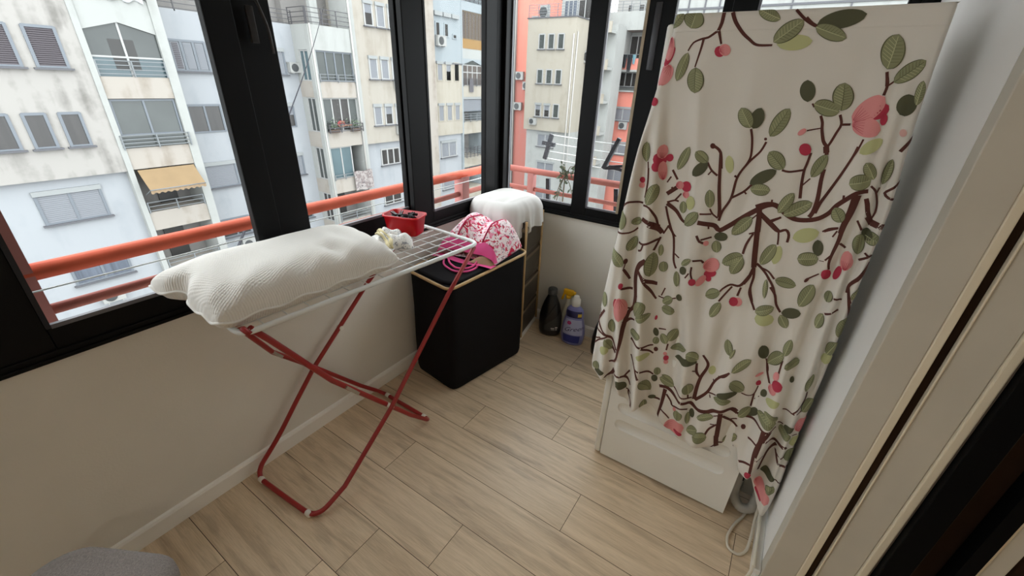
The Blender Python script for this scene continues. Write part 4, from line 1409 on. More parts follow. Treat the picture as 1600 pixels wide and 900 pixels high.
LB = [(0.0, -0.512), (0.52, -0.514), (0.847, -0.506), (1.13, -0.481), (1.488, -0.445), (1.773, -0.413), (1.84, -0.411)]
RB = [(0.0, 0.296), (0.166, 0.296), (0.30, 0.298), (0.573, 0.288), (0.80, 0.284), (1.10, 0.268), (1.369, 0.262), (1.58, 0.238), (1.70, 0.228), (1.84, 0.220)]
HEM = [(-0.515, 0.52), (-0.50, 0.488), (-0.47, 0.474), (-0.441, 0.474), (-0.415, 0.50), (-0.389, 0.51), (-0.369, 0.475), (-0.335, 0.43), (-0.293, 0.378), (-0.262, 0.415), (-0.222, 0.425), (-0.18, 0.375), (-0.132, 0.338), (-0.06, 0.322),
       (0.02, 0.338), (0.127, 0.385), (0.153, 0.306), (0.199, 0.298), (0.225, 0.225), (0.251, 0.172), (0.284, 0.159), (0.30, 0.26)]
CRA = [(0.30, -0.21), (0.607, -0.243), (0.98, -0.298), (1.212, -0.324), (1.40, -0.34), (1.618, -0.372), (1.84, -0.40)]
CRB = [(0.40, -0.31), (0.613, -0.338), (0.815, -0.372), (1.013, -0.392), (1.268, -0.397), (1.419, -0.407), (1.84, -0.42)]
R1 = [(0.15, 0.185), (0.312, 0.187), (0.52, 0.196), (0.852, 0.170), (1.068, 0.166), (1.326, 0.178), (1.45, 0.17), (1.84, 0.12)]
R2 = [(0.15, 0.265), (0.498, 0.252), (0.778, 0.236), (1.062, 0.219), (1.34, 0.206), (1.569, 0.186), (1.84, 0.17)]
ZT = 1.838


def ridge(x, c, wl_, wr_):
    d = x - c
    w_ = wl_ if d < 0 else wr_
    return math.exp(-(d / w_) ** 2)


def cloth_y(x, z):
    g = min(max((ZT - z) / 1.2, 0), 1.2)
    a, bq = pl(CRA, z), pl(CRB, z)
    up = min(1.0, max(0.0, (1.80 - z) / 0.35))
    o = 0.0
    o += (0.014 + 0.045 * g) * up * ridge(x, a - 0.034 - 0.012 * g, 0.036, 0.022)
    o += (0.012 + 0.040 * g) * up * ridge(x, bq - 0.036, 0.034, 0.020)
    o += (0.008 + 0.026 * g) * up * ridge(x, (pl(LB, z) + bq) / 2 - 0.02, 0.03, 0.02)
    k = max(0.0, min(1.0, (x - a) / 0.06))
    o += k * g * (0.011 * math.sin(40 * x + 5.0 * (1.84 - z)) + 0.005 * math.sin(85 * x + 9 * z))
    o += up * (0.010 + 0.012 * g) * ridge(x, a + 0.075 + 0.05 * g, 0.02, 0.04) * k
    o += up * g * 0.024 * ridge(x, 0.02 + 0.10 * (z - 0.8), 0.05, 0.06)
    o += (0.008 + 0.032 * g) * up * ridge(x, pl(R1, z), 0.034, 0.016)
    o += (0.010 + 0.028 * g) * up * ridge(x, pl(R2, z) + 0.004, 0.018, 0.012)
    o += (0.006 + 0.018 * g) * up * ridge(x, pl(RB, z) - 0.012, 0.016, 0.012)
    el = min(1.0, max(0.0, (x - pl(LB, z)) / 0.018))
    er = min(1.0, max(0.0, (pl(RB, z) - x) / 0.012))
    back = 0.035 * (1 - math.sqrt(1 - (1 - el) ** 2)) + 0.03 * (1 - math.sqrt(1 - (1 - er) ** 2))
    et = min(1.0, max(0.0, (ZT - z) / 0.012))
    back += 0.008 * (1 - math.sqrt(1 - (1 - et) ** 2))
    hem = pl(HEM, x)
    curl = 0.006 * math.exp(-((z - hem) / 0.012) ** 2)
    return 1.486 - o + back + curl


def cloth_pt(x, z, off=0.0):
    x = min(max(x, pl(LB, z) + 0.0015), pl(RB, z) - 0.0015)
    z = min(max(z, pl(HEM, x) + 0.001), ZT - 0.0005)
    y = cloth_y(x, z)
    if off:
        e = 0.004
        dx = (cloth_y(x + e, z) - cloth_y(x - e, z)) / (2 * e)
        dz = (cloth_y(x, z + e) - cloth_y(x, z - e)) / (2 * e)
        dx = max(-2.5, min(2.5, dx))
        n = Vector((dx, -1, dz)).normalized()
        return (x + n.x * off, y + n.y * off, z + n.z * off)
    return (x, y, z)


def cloth_uv(u, v):
    xh = lerp(-0.5135, 0.2965, u)
    zb = pl(HEM, xh)
    z = lerp(ZT, zb, v)
    x = lerp(pl(LB, z), pl(RB, z), u)
    zz = z
    if v > 0.85:                       # settle the last rows on the true hem
        zz = lerp(z, max(pl(HEM, x), 0.15), (v - 0.85) / 0.15)
    return (x, cloth_y(x, zz), zz)


CM = [mat('ivory_printed_cotton', srgb(221, 216, 207), 0.92, var=0.03, vscale=6, sheen=0.15),
      mat('print_sage_leaf', srgb(140, 142, 108), 0.92), mat('print_dark_leaf', srgb(84, 84, 62), 0.92), mat('print_pale_leaf', srgb(186, 188, 138), 0.92),
      mat('print_brown_twig', srgb(86, 46, 38), 0.92), mat('print_pink_petal', srgb(222, 146, 146), 0.92), mat('print_crimson_petal', srgb(178, 54, 76), 0.92),
      mat('print_leaf_outline', srgb(92, 92, 64), 0.92), mat('print_leaf_vein', srgb(196, 196, 154), 0.92), mat('print_faint_pink', srgb(222, 176, 168), 0.92)]
cv = MB()
cv.grid(cloth_uv, 190, 230, 0)
# top, left return and right return of the same sheet
cv.grid(lambda u, v: (lerp(-0.411, 0.220, u), lerp(1.494, 2.12, v), ZT + 0.001 * math.sin(u * 20) * v), 20, 12, 0)


def left_ret(u, v):
    zb = lerp(0.52, 0.62, u)
    z = lerp(ZT, zb, v)
    g = (ZT - z) / 1.3
    p = pl(LB, z)
    return (lerp(p, -0.445 - 0.02 * g, min(1, u * 1.4)) - 0.022 * g * math.sin(u * 17), lerp(cloth_y(p, z), 2.12, u), z)


def right_ret(u, v):
    zb = lerp(0.20, 0.55, u)
    z = lerp(ZT, zb, v)
    g = (ZT - z) / 1.3
    p = pl(RB, z)
    return (lerp(p, 0.19 + 0.03 * g, min(1, u * 1.2)) + 0.012 * g * math.sin(u * 15), lerp(cloth_y(p, z), 2.12, u), z)


cv.grid(left_ret, 40, 60, 0)
cv.grid(right_ret, 40, 60, 0)
# hem stitching line below the top edge
cv.loft([[cloth_pt(x, 1.794, 0.0004), cloth_pt(x, 1.792, 0.0009), cloth_pt(x, 1.790, 0.0004)] for x in [lerp(-0.405, 0.215, k / 120) for k in range(121)]], False, False, 0, False)

LEAVES = """G,-412,1803,-384,1838,12,-8 G,-355,1800,-348,1845,28,-9 G,-129,1815,-187,1838,2,13 L,-121,1756,-41,1765,8,-18 G,-130,1762,-74,1811,15,-15 G,-350,1737,-368,1661,-14,5 G,-318,1698,-305,1629,-24,0 R,-276,1740,-247,1740,3,-14 P,-264,1744,-233,1744,4,-15 P,-406,1781,-405,1715,-13,2 R,-394,1756,-412,1700,-11,4 P,-394,1705,-419,1646,-21,9 D,-42,1800,56,1820,10,-19 G,-43,1795,30,1769,-1,-16 G,135,1701,132,1775,24,-9 G,158,1672,202,1720,12,-13 D,-8,1619,-24,1673,18,1 G,8,1614,70,1599,1,-19 G,73,1602,60,1668,23,-2 R,167,1573,167,1600,8,-3 R,138,1589,166,1620,12,-12 P,106,1575,152,1639,18,-17 P,106,1571,169,1562,4,-24 P,9,1551,-6,1534,-5,5 R,8,1496,37,1499,5,-16 D,194,1600,207,1644,19,-12 G,218,1623,213,1677,9,-3 K,209,1558,224,1559,3,-9 R,232,1626,246,1627,3,-9 L,145,1502,182,1540,10,-12 G,-14,1439,-63,1481,11,16 D,-90,1382,-30,1433,11,-14 G,-84,1368,-31,1374,4,-17 G,59,1426,78,1489,13,-8 G,8,1311,31,1375,13,-8 G,23,1307,83,1356,11,-16 G,165,1317,138,1352,11,11 G,149,1421,191,1438,9,-19 G,196,1441,165,1480,9,9 G,218,1429,219,1494,11,-4 L,41,1151,42,1213,13,-2 G,6,1138,30,1213,15,-8 L,66,1243,124,1277,10,-19 D,143,1206,127,1254,13,4 G,96,1185,146,1198,6,-20 G,59,1103,117,1100,1,-17 G,47,1033,36,1096,7,1 R,166,1153,189,1160,5,-16 B,133,1119,142,1134,3,-4 G,144,1037,159,1117,17,-8 R,201,1144,205,1189,8,-3 P,215,1179,207,1238,13,-1 P,222,1187,218,1220,8,-1 G,230,1231,216,1292,14,1 D,216,1306,246,1279,-6,-12 G,228,1289,261,1279,0,-17 G,258,1098,267,1133,7,-4 G,207,1071,205,1107,10,-1 G,-130,1543,-167,1595,15,9 D,-122,1541,-115,1598,18,-6 G,-73,1524,-45,1600,17,-10 G,-309,1398,-286,1473,13,-5 D,-258,1386,-222,1433,13,-11 G,-223,1433,-264,1461,8,13 B,-227,1482,-211,1483,2,-8 L,-167,1460,-151,1407,-12,-2 B,-86,1515,-78,1516,1,-4 R,-423,1586,-419,1611,11,-3 G,-412,1413,-422,1477,13,1 P,-365,1428,-367,1473,15,0 R,-389,1424,-349,1429,4,-20 R,-389,1399,-359,1403,3,-15 R,-354,1431,-330,1434,2,-12 P,-349,1358,-360,1421,13,1 R,-424,1351,-404,1353,2,-10 P,-423,1332,-402,1336,2,-10 G,-382,1270,-363,1346,18,-5 G,-454,1168,-464,1236,18,4 G,-391,1214,-424,1197,-6,12 P,-305,1347,-279,1351,3,-13 P,-277,1319,-255,1323,3,-12 R,-286,1345,-254,1350,4,-17 L,-243,1273,-248,1321,15,1 G,-262,1257,-270,1298,12,2 G,-247,1219,-215,1272,14,-10 G,-183,1293,-197,1350,13,3 G,-55,1284,-99,1217,-14,12 D,-150,1198,-108,1205,3,-15 G,-128,1144,-141,1185,14,5 P,-176,1170,-160,1174,2,-9 G,-50,1157,-103,1114,-10,17 G,-49,1152,-69,1086,-17,9 R,-151,1057,-112,1074,5,-14 P,-159,1084,-109,1108,9,-24 P,-164,1012,-145,1055,10,-6 R,-142,1041,-123,1047,3,-11 R,-191,1021,-168,1028,3,-13 D,-215,1043,-220,1075,12,3 G,-227,1077,-201,1109,7,-7 G,-226,992,-239,1049,10,3 G,-285,1030,-293,1070,15,4 G,-307,1089,-312,1133,9,1 G,-327,1009,-331,1102,19,2 G,-429,1026,-482,1081,15,16 G,-420,1090,-399,1149,15,-5 B,-421,1037,-422,1060,6,1 R,-423,932,-422,959,8,1 G,-478,827,-488,890,15,5 G,-127,978,-85,1014,9,-15 R,-50,984,-22,993,4,-17 P,-37,987,-10,996,4,-16 D,-217,943,-202,958,8,-11 R,-430,839,-433,886,10,2 P,-419,895,-405,792,-24,-8 G,-350,832,-329,907,21,-6 G,-93,910,-74,975,13,-6 G,-263,908,-231,943,10,-12 G,-262,888,-214,888,-1,-18 G,-425,727,-439,787,15,7 L,-469,612,-434,641,8,-16 G,-421,642,-453,683,13,15 G,-344,821,-297,855,7,-14 G,-360,752,-309,757,-1,-20 B,-258,698,-241,705,2,-10 R,-276,828,-273,850,5,-1 D,-272,794,-255,761,-9,-8 G,-259,723,-254,757,12,-1 G,-215,741,-241,779,11,12 G,-211,756,-191,816,16,-7 G,-199,725,-139,754,4,-15 D,-176,689,-91,713,2,-16 G,-91,726,-135,738,4,21 P,-219,691,-205,697,2,-8 P,-211,653,-194,660,2,-10 R,-215,671,-196,680,2,-12 G,4,785,-18,838,12,9 G,8,774,15,818,5,-1 L,-32,675,-40,713,12,6 G,-477,505,-482,545,18,8 D,-485,496,-433,517,2,-16 L,-309,665,-267,673,0,-14 G,-223,582,-229,618,12,5 L,40,953,93,968,5,-22 G,36,975,81,1011,8,-15 D,106,996,156,1015,5,-18 G,105,987,135,950,-9,-13 G,207,978,210,1031,10,-3 G,266,970,266,1037,12,-3 L,266,866,261,905,16,0 G,260,901,267,951,14,-6 D,110,809,86,864,13,10 G,121,793,153,859,14,-13 G,157,853,158,918,11,-1 G,169,811,203,846,8,-14 G,27,726,71,800,10,-11 D,-331,479,-371,512,8,14 G,-235,501,-277,552,10,14 D,-222,550,-239,577,9,10 D,-239,463,-208,474,1,-10 G,-218,384,-254,397,6,18 G,-245,407,-251,452,10,4 G,-211,573,-149,559,-4,-19 G,-205,591,-154,567,-5,-13 G,-92,563,-103,613,16,8 D,3,607,65,643,4,-14 G,-3,590,54,599,1,-15 P,-150,351,-72,392,6,-37 R,-108,360,-72,354,-2,-10 G,-103,419,-111,469,16,8 G,-66,414,-75,473,9,4 D,-52,453,-68,492,9,8 P,-131,458,-116,466,2,-10 G,-37,469,17,514,5,-14 G,-61,383,-23,421,7,-16 G,-32,379,15,402,4,-26 B,114,490,129,498,3,-11 G,72,383,114,440,9,-16 G,81,659,32,684,6,23 R,109,697,125,705,3,-11 P,99,729,121,750,3,-5 D,138,653,149,689,8,-5 P,157,748,158,786,8,-1 P,149,706,172,718,5,-17 R,155,730,182,743,5,-19 L,155,659,192,676,4,-15 G,95,527,121,589,12,-10 D,117,554,149,590,8,-15 G,163,617,207,600,-2,-16 G,146,589,206,582,-1,-23 D,206,755,199,780,7,4 G,248,755,246,822,10,-1 G,265,659,274,723,15,-7 D,234,579,260,590,3,-14 G,220,566,261,545,-3,-18 P,268,577,287,632,18,-16 L,271,513,283,549,11,-10 R,176,318,195,332,4,-16 D,221,331,270,350,3,-19 G,258,278,282,307,7,-16 P,217,281,281,229,-8,-27 R,230,234,260,208,-4,-11 G,284,441,276,499,15,4 L,265,520,285,552,8,-12"""
TWIGS = """10,9,-273,1836,-273,1811,-277,1795,-278,1790 7,4,-279,1792,-301,1776,-316,1773,-340,1763,-351,1742 7,4,-313,1772,-314,1753,-317,1728,-319,1713,-321,1699 8,5,-276,1792,-268,1773,-262,1759 10,5,-251,1836,-237,1812,-213,1786,-192,1770,-169,1756,-131,1755 6,7,-98,1835,-70,1812,-47,1799,-38,1797 7,7,-70,1817,-53,1803,-41,1797 6,6,137,1695,143,1677,147,1663 4,4,148,1663,159,1675 6,6,141,1684,148,1665,148,1642 4,4,4,1616,11,1607 6,9,32,1587,41,1570,46,1551,58,1523,70,1509,76,1489 3,4,43,1556,12,1547 6,6,74,1592,84,1569,80,1547,75,1522,71,1509 6,6,84,1568,104,1570 4,4,142,1537,138,1504,131,1476 4,4,148,1663,158,1674 6,6,39,1490,38,1464 8,8,247,1564,238,1543,226,1514 6,6,-17,1435,2,1433,35,1442 6,8,39,1487,38,1458,37,1439,42,1402,50,1362 4,4,58,1421,45,1400 13,13,68,1511,74,1494 9,11,82,1451,84,1422,92,1366,92,1329,87,1314 5,9,137,1518,134,1490,124,1443,110,1391,101,1359,97,1328 15,11,-54,1317,-34,1329,-14,1333,5,1328,33,1309,60,1300,90,1306,114,1318,131,1337,140,1358,157,1383,172,1401,195,1409 5,5,-16,1333,-18,1347 5,5,150,1376,147,1390 14,14,-43,1313,-34,1272,-29,1242 10,10,-37,1302,-4,1278,25,1256 6,6,-10,1280,20,1299 20,12,174,1396,175,1353,172,1314,172,1286 10,10,197,1389,204,1375,214,1350,231,1326 5,5,196,1423,210,1410,225,1379,230,1353,227,1336 4,4,216,1420,214,1403 6,6,254,1444,244,1425,232,1408,243,1397,254,1394 16,15,232,1324,259,1318 5,5,135,1280,162,1298 14,15,-38,1292,-31,1246,-23,1200,-16,1159,-9,1124 5,5,-37,1239,-51,1231 6,6,-39,1235,-49,1201,-52,1170 10,10,-9,1124,-14,1088,-24,1061 8,6,-8,1124,-1,1089,0,1050,18,1005 8,6,-5,1139,19,1122,39,1104,61,1076,83,1027 6,6,12,1127,35,1123,56,1105 9,7,-30,1293,-6,1273,22,1255,42,1264,54,1250,56,1227 7,7,-7,1276,18,1298 5,5,26,1253,31,1232,34,1214 2,2,161,1195,149,1194 5,5,131,1279,143,1291,163,1300 4,4,158,1271,163,1291 5,4,141,1133,161,1155 12,5,172,1333,172,1305,174,1265,172,1220,173,1193,179,1173 6,6,179,1257,198,1244 5,5,172,1220,162,1199 5,5,198,1327,209,1312,215,1302 14,13,228,1327,257,1320 12,12,215,1341,232,1320 6,6,238,1216,260,1239 5,5,244,1241,253,1234 12,6,265,1217,256,1173,242,1138,243,1113 6,6,242,1131,251,1105,259,1086 5,5,220,1089,239,1089 8,8,-216,1483,-193,1466,-179,1418 6,6,-127,1540,-116,1509,-108,1461,-118,1426 6,6,-78,1508,-86,1480,-106,1450 5,5,-406,1414,-400,1389 7,7,-400,1394,-393,1347,-393,1293 7,7,-465,1248,-442,1273,-397,1274 7,6,-395,1266,-371,1263,-348,1233,-336,1204,-329,1202 15,15,-390,1218,-350,1205,-318,1179 7,6,-484,1151,-423,1162,-401,1181 7,7,-325,1395,-303,1366 14,14,-328,1314,-298,1342 6,6,-317,1339,-308,1327 5,5,-325,1373,-335,1352 6,6,-322,1286,-298,1296,-285,1294 6,5,-298,1296,-282,1322 14,8,-321,1282,-288,1262,-260,1233,-236,1225 4,4,-246,1226,-236,1240 7,7,-323,1272,-306,1228,-286,1186,-273,1172 6,6,-301,1204,-313,1173 5,5,-182,1290,-171,1274,-153,1261 6,6,-208,1268,-174,1273 6,6,-222,1432,-206,1411,-185,1396 4,4,-205,1408,-212,1395 8,11,-192,1465,-178,1394,-169,1350,-154,1290,-150,1265 6,8,-88,1476,-110,1443,-128,1398,-130,1332,-145,1285,-148,1253 6,6,-128,1398,-137,1402 7,7,-128,1334,-99,1358,-82,1384 5,5,-99,1358,-91,1350 15,15,-13,1333,-32,1325,-57,1302,-87,1271,-114,1243,-138,1222,-156,1235,-178,1238,-208,1239 5,5,-174,1234,-171,1222 4,4,-45,1295,-56,1278 6,6,-186,1182,-156,1195 8,8,-201,1195,-188,1176,-171,1171 7,7,-45,1216,-50,1192,-51,1162 7,7,-194,1104,-169,1109,-161,1100 6,6,-192,1082,-190,1057,-181,1034 5,5,-205,1034,-196,1056 8,8,-303,1206,-280,1176,-269,1136,-258,1083,-243,1058 4,4,-280,1172,-268,1172 5,5,-260,1109,-241,1099 19,17,-346,1072,-367,1047,-376,1013,-374,973,-362,911,-362,855 14,14,-368,1019,-339,995,-308,981,-297,980 8,8,-355,1003,-328,971,-298,927,-289,918 7,7,-332,1109,-324,1141,-319,1160 8,8,-387,1130,-367,1129,-320,1154 7,7,-367,1129,-373,1103,-386,1096 17,16,-363,1204,-333,1189,-317,1175 7,7,-479,1152,-480,1120,-485,1091 8,8,-423,1016,-399,974 3,3,-420,1045,-423,1016 10,10,-420,935,-381,936 11,5,-13,1093,-32,1052,-60,1047,-79,1027,-85,1014 6,6,-53,1042,-70,1004,-80,978 6,7,-27,1047,-30,1013 5,5,-284,931,-262,928,-220,946 5,5,-274,935,-266,969 5,5,-500,806,-493,781 10,12,-474,815,-492,777,-501,746,-479,716,-447,704,-425,694,-394,658 9,9,-506,705,-481,698,-443,706 7,6,-511,620,-488,654,-443,701 6,6,-514,648,-478,673 16,8,-361,922,-363,866,-381,830,-387,773,-385,705,-386,661,-388,621,-400,591,-424,575 16,16,-423,656,-396,643 7,7,-390,849,-372,848 15,6,-389,786,-372,802,-348,812 13,6,-352,720,-309,712,-263,716 7,7,-297,707,-256,678 6,5,-256,796,-228,804 6,6,-210,743,-211,711 8,8,-79,749,-54,712,-67,651 8,8,-92,708,-85,666,-66,647 4,4,-100,671,-87,668 6,7,21,722,10,697,-9,679 9,9,-338,647,-307,607,-283,564 8,7,-307,605,-273,598,-238,580 7,7,-1,1059,3,1028,32,980 7,7,53,1076,72,1054,84,1023,103,997 6,6,213,1034,241,1055 5,5,218,1090,239,1089 6,6,241,1133,260,1075,269,1042 5,5,112,810,129,772,131,757 5,5,157,835,160,783 16,6,-391,555,-403,523,-425,492,-429,453,-426,416 11,11,-422,483,-393,454,-371,427 7,7,-394,464,-363,487 9,9,-387,533,-349,538,-314,503 8,8,-345,540,-329,568 6,6,-331,474,-302,470 8,8,-319,470,-314,451,-294,434,-292,409 10,9,-225,465,-189,468 14,14,-205,531,-179,539,-159,534,-130,520,-99,516,-77,520,-60,507,-41,502,-9,517,11,538,36,549,66,563,85,552 16,7,-179,529,-179,458,-182,409,-184,357 7,7,-190,388,-204,367 8,7,-170,509,-146,486,-135,471,-104,488,-79,486 7,6,-177,428,-156,418,-136,400 7,7,-149,559,-108,543,-76,545 5,5,-92,561,-89,546 8,15,-79,749,-54,712,-66,647,-69,595,-67,538 8,8,-92,708,-85,670,-68,646 6,12,21,722,-3,684,-18,647,-30,595,-63,535 4,4,-18,647,-23,659 6,5,-30,595,2,604 4,4,-19,591,-14,579 4,4,33,531,16,516 15,15,35,539,41,484,48,411 7,8,34,484,15,448,7,412 5,5,13,472,29,479 9,9,44,529,70,505,103,480 6,6,70,505,94,516 15,15,45,423,59,349 6,6,55,383,39,343 7,7,58,385,89,373,114,384 5,4,77,646,101,640,116,650,120,687 6,6,116,650,120,593 4,4,123,627,134,646 7,7,118,800,131,757,148,723 12,12,63,562,88,542 12,7,87,544,116,544,145,546,174,544,212,562 13,14,181,544,183,497,183,428 7,7,148,461,177,474 4,4,252,749,255,713,239,653 5,5,210,642,236,652,261,664 5,5,212,583,230,582 4,4,264,555,277,563 13,8,199,551,187,515,181,478,180,433,185,380,189,336 7,7,147,462,179,474 8,7,146,346,181,382 7,7,188,415,211,413 9,13,188,511,208,505,236,493,263,505 10,6,236,483,220,439,216,396,214,332 6,11,239,461,262,422,286,413,299,401 5,5,244,454,260,450,268,465 4,4,270,350,294,331"""

MI = {'G': 1, 'D': 2, 'L': 3, 'B': 4, 'P': 5, 'R': 6, 'K': 9}


def in_cloth(x, z):
    return pl(LB, z) - 0.012 < x < pl(RB, z) + 0.012 and pl(HEM, x) - 0.03 < z < ZT + 0.03


def off_cloth(x, z):
    return z < pl(HEM, x) - 0.003 or z > ZT + 0.003 or x < pl(LB, z) - 0.003 or x > pl(RB, z) + 0.003


def keep(fs, out):
    return [f for f in fs if sum(out[i] for i in f) < 2]


def leaf_shape(ax, az, bx, bz, hx, hz, m, off, grow=1.0, n=12, pw=0.62):
    rows = []
    out = []
    for i in range(n + 1):
        t = i / n
        tt = 0.5 + (t - 0.5) * (1 + (grow - 1) * 0.35)
        w_ = (max(0.0, 4 * t * (1 - t))) ** pw * grow
        cx, cz = lerp(ax, bx, tt), lerp(az, bz, tt)
        rows.append([cloth_pt(cx + hx * w_ * s, cz + hz * w_ * s, off) for s in (-1, -0.66, -0.33, 0, 0.33, 0.66, 1)])
        out += [off_cloth(cx + hx * w_ * s, cz + hz * w_ * s) for s in (-1, -0.66, -0.33, 0, 0.33, 0.66, 1)]
    vs = [p for r in rows for p in r]
    fs = [(i * 7 + j, i * 7 + j + 1, (i + 1) * 7 + j + 1, (i + 1) * 7 + j) for i in range(n) for j in range(6)]
    cv.add(vs, keep(fs, out), m, True)


def ribbon(pts, w0, w1, m, off):
    """flat printed stroke along a polyline of (x, z)"""
    P = [Vector((p[0], p[1])) for p in pts]
    Q = []
    for i in range(len(P) - 1):
        p0, p1, p2, p3 = P[max(i - 1, 0)], P[i], P[i + 1], P[min(i + 2, len(P) - 1)]
        n = max(2, int((p2 - p1).length / 0.006))
        for k in range(n):
            t = k / n
            Q.append(0.5 * ((2 * p1) + (p2 - p0) * t + (2 * p0 - 5 * p1 + 4 * p2 - p3) * t * t + (3 * p1 - p0 - 3 * p2 + p3) * t ** 3))
    Q.append(P[-1])
    L = len(Q)
    rows = []
    out = []
    for i, q in enumerate(Q):
        d = (Q[min(i + 1, L - 1)] - Q[max(i - 1, 0)])
        if d.length < 1e-7:
            d = Vector((0, -1))
        d.normalize()
        nn = Vector((-d.y, d.x))
        w_ = lerp(w0, w1, i / max(L - 1, 1)) / 2
        rows.append([cloth_pt(q.x + nn.x * w_ * s, q.y + nn.y * w_ * s, off) for s in (-1, 0, 1)])
        out += [off_cloth(q.x + nn.x * w_ * s, q.y + nn.y * w_ * s) for s in (-1, 0, 1)]
    vs = [p for r in rows for p in r]
    fs = [(i * 3 + j, i * 3 + j + 1, (i + 1) * 3 + j + 1, (i + 1) * 3 + j) for i in range(L - 1) for j in range(2)]
    cv.add(vs, keep(fs, out), m, True)


for tn, tk in enumerate(TWIGS.split()):
    a = [int(q) / 1000 for q in tk.split(',')]
    pts = [(a[i], a[i + 1]) for i in range(2, len(a), 2)]
    ribbon(pts, a[0] * 1.02, a[1] * 1.02, 4, 0.0007 + 0.00006 * (tn % 9))
for n_, lk in enumerate(LEAVES.split()):
    q = lk.split(',')
    c = q[0]
    ax, az, bx, bz, hx, hz = [int(t) / 1000 for t in q[1:]]
    lift = 0.0013 + 0.0002 * (n_ % 5)
    rd = abs(math.hypot(bx - ax, bz - az) - 2 * math.hypot(hx, hz)) < 0.012
    pw = 0.5 if (rd or c in 'PRKB') else 0.62
    if c == 'G':
        leaf_shape(ax, az, bx, bz, hx, hz, 7, lift, 1.05, pw=pw)
        leaf_shape(ax, az, bx, bz, hx * 0.93, hz * 0.93, 1, lift + 0.0005, 1.0, pw=pw)
        P0 = lambda t, s: (lerp(ax, bx, t) + hx * s * (max(0, 4 * t * (1 - t))) ** pw, lerp(az, bz, t) + hz * s * (max(0, 4 * t * (1 - t))) ** pw)
        vm = 8 if n_ % 3 else 7
        ribbon([P0(0.02, 0), P0(0.5, 0.03), P0(0.94, 0)], 0.0016, 0.001, vm, lift + 0.001)
        ln = math.hypot(bx - ax, bz - az)
        if ln > 0.03:
            nv = 7 if ln > 0.045 else 5
            for k in range(1, nv + 1):
                t = 0.1 + 0.68 * k / nv
                for s in (-1, 1):
                    if n_ % 4 == 1 and s > 0:
                        continue
                    ribbon([P0(t, 0), P0(min(t + 0.10, 0.95), 0.84 * s)], 0.0009, 0.0006, 7 if (n_ + (s > 0)) % 2 else 8, lift + 0.001)
    else:
        leaf_shape(ax, az, bx, bz, hx, hz, MI[c], lift, pw=pw)
        if c == 'P' and math.hypot(hx, hz) > 0.012:
            P0 = lambda t, s: (lerp(ax, bx, t) + hx * s * (max(0, 4 * t * (1 - t))) ** pw, lerp(az, bz, t) + hz * s * (max(0, 4 * t * (1 - t))) ** pw)
            for s in (-0.7, -0.4, -0.1, 0.2, 0.5, 0.75):
                ribbon([P0(0.06, s * 0.5), P0(0.28, s * 0.8), P0(0.45, s)], 0.0011, 0.0005, 6, lift + 0.0006)
cover = cv.build('appliance_cover', CM, org=(-0.1, 1.50, ZT), fix=False)
tag(cover, 'ivory cloth printed with magnolia twigs and green leaves draped over the stacked appliances', 'cloth cover')

# what shows beside the machine
hz_ = thing('drain_hose', (0.20, 1.60, 0.02), 'grey ribbed drain hose curling on the floor beside the washing machine', 'hose')
hp = arc_path([(0.185, 1.70, 0.40), (0.182, 1.625, 0.22), (0.182, 1.60, 0.05), (0.215, 1.555, 0.026), (0.262, 1.57, 0.03), (0.272, 1.62, 0.10), (0.272, 1.72, 0.25)], 0.07, 10)
hh = MB()
hh.tube(hp, [0.021 if i % 2 else 0.0185 for i in range(len(hp))], 12)
hh.build('hose', M_GREYPL, hz_)
ps = thing('power_strip', (0.225, 1.60, 0.05), 'grey power strip with a black plug tucked behind the washing machine', 'power strip')
bevel(MB().box(0.205, 0.262, 1.612, 1.655, 0.06, 0.30).build('housing', mat('grey_socket_plastic', srgb(150, 150, 146), 0.5), ps), 0.006)
bevel(MB().box(0.175, 0.204, 1.60, 1.64, 0.13, 0.30).build('plug', M_PLASTBLK, ps), 0.006)
fc = MB()
fc.tube(arc_path([(0.255, 1.60, 0.05), (0.246, 1.548, 0.006), (0.212, 1.473, 0.006), (0.196, 1.40, 0.006), (0.206, 1.352, 0.006), (0.244, 1.342, 0.006), (0.270, 1.375, 0.008), (0.278, 1.44, 0.02), (0.278, 1.53, 0.05), (0.280, 1.60, 0.16)], 0.05, 8), 0.0055, 8)
tag(fc.build('power_cable', M_CABLE, org=(0.24, 1.42, 0)), 'thin off white cable looped on the floor beside the washing machine', 'cable')
tr_ = thing('cable_trunking', (0.29, 1.4, 0.10), 'white cable trunking running along the wall above the skirting beside the machine', 'trunking')
bevel(MB().box(0.284, 0.305, 1.23, 2.2, 0.098, 0.122).build('channel', M_WHITEPL, tr_), 0.004)
MB().tube([(0.279, 1.23, 0.13), (0.279, 1.9, 0.13)], 0.006, 8).tube(arc_path([(0.279, 1.28, 0.13), (0.281, 1.235, 0.10), (0.27, 1.23, 0.02), (0.284, 1.26, 0.012)], 0.03), 0.006, 8).build('white_cable', M_CABLE, tr_)

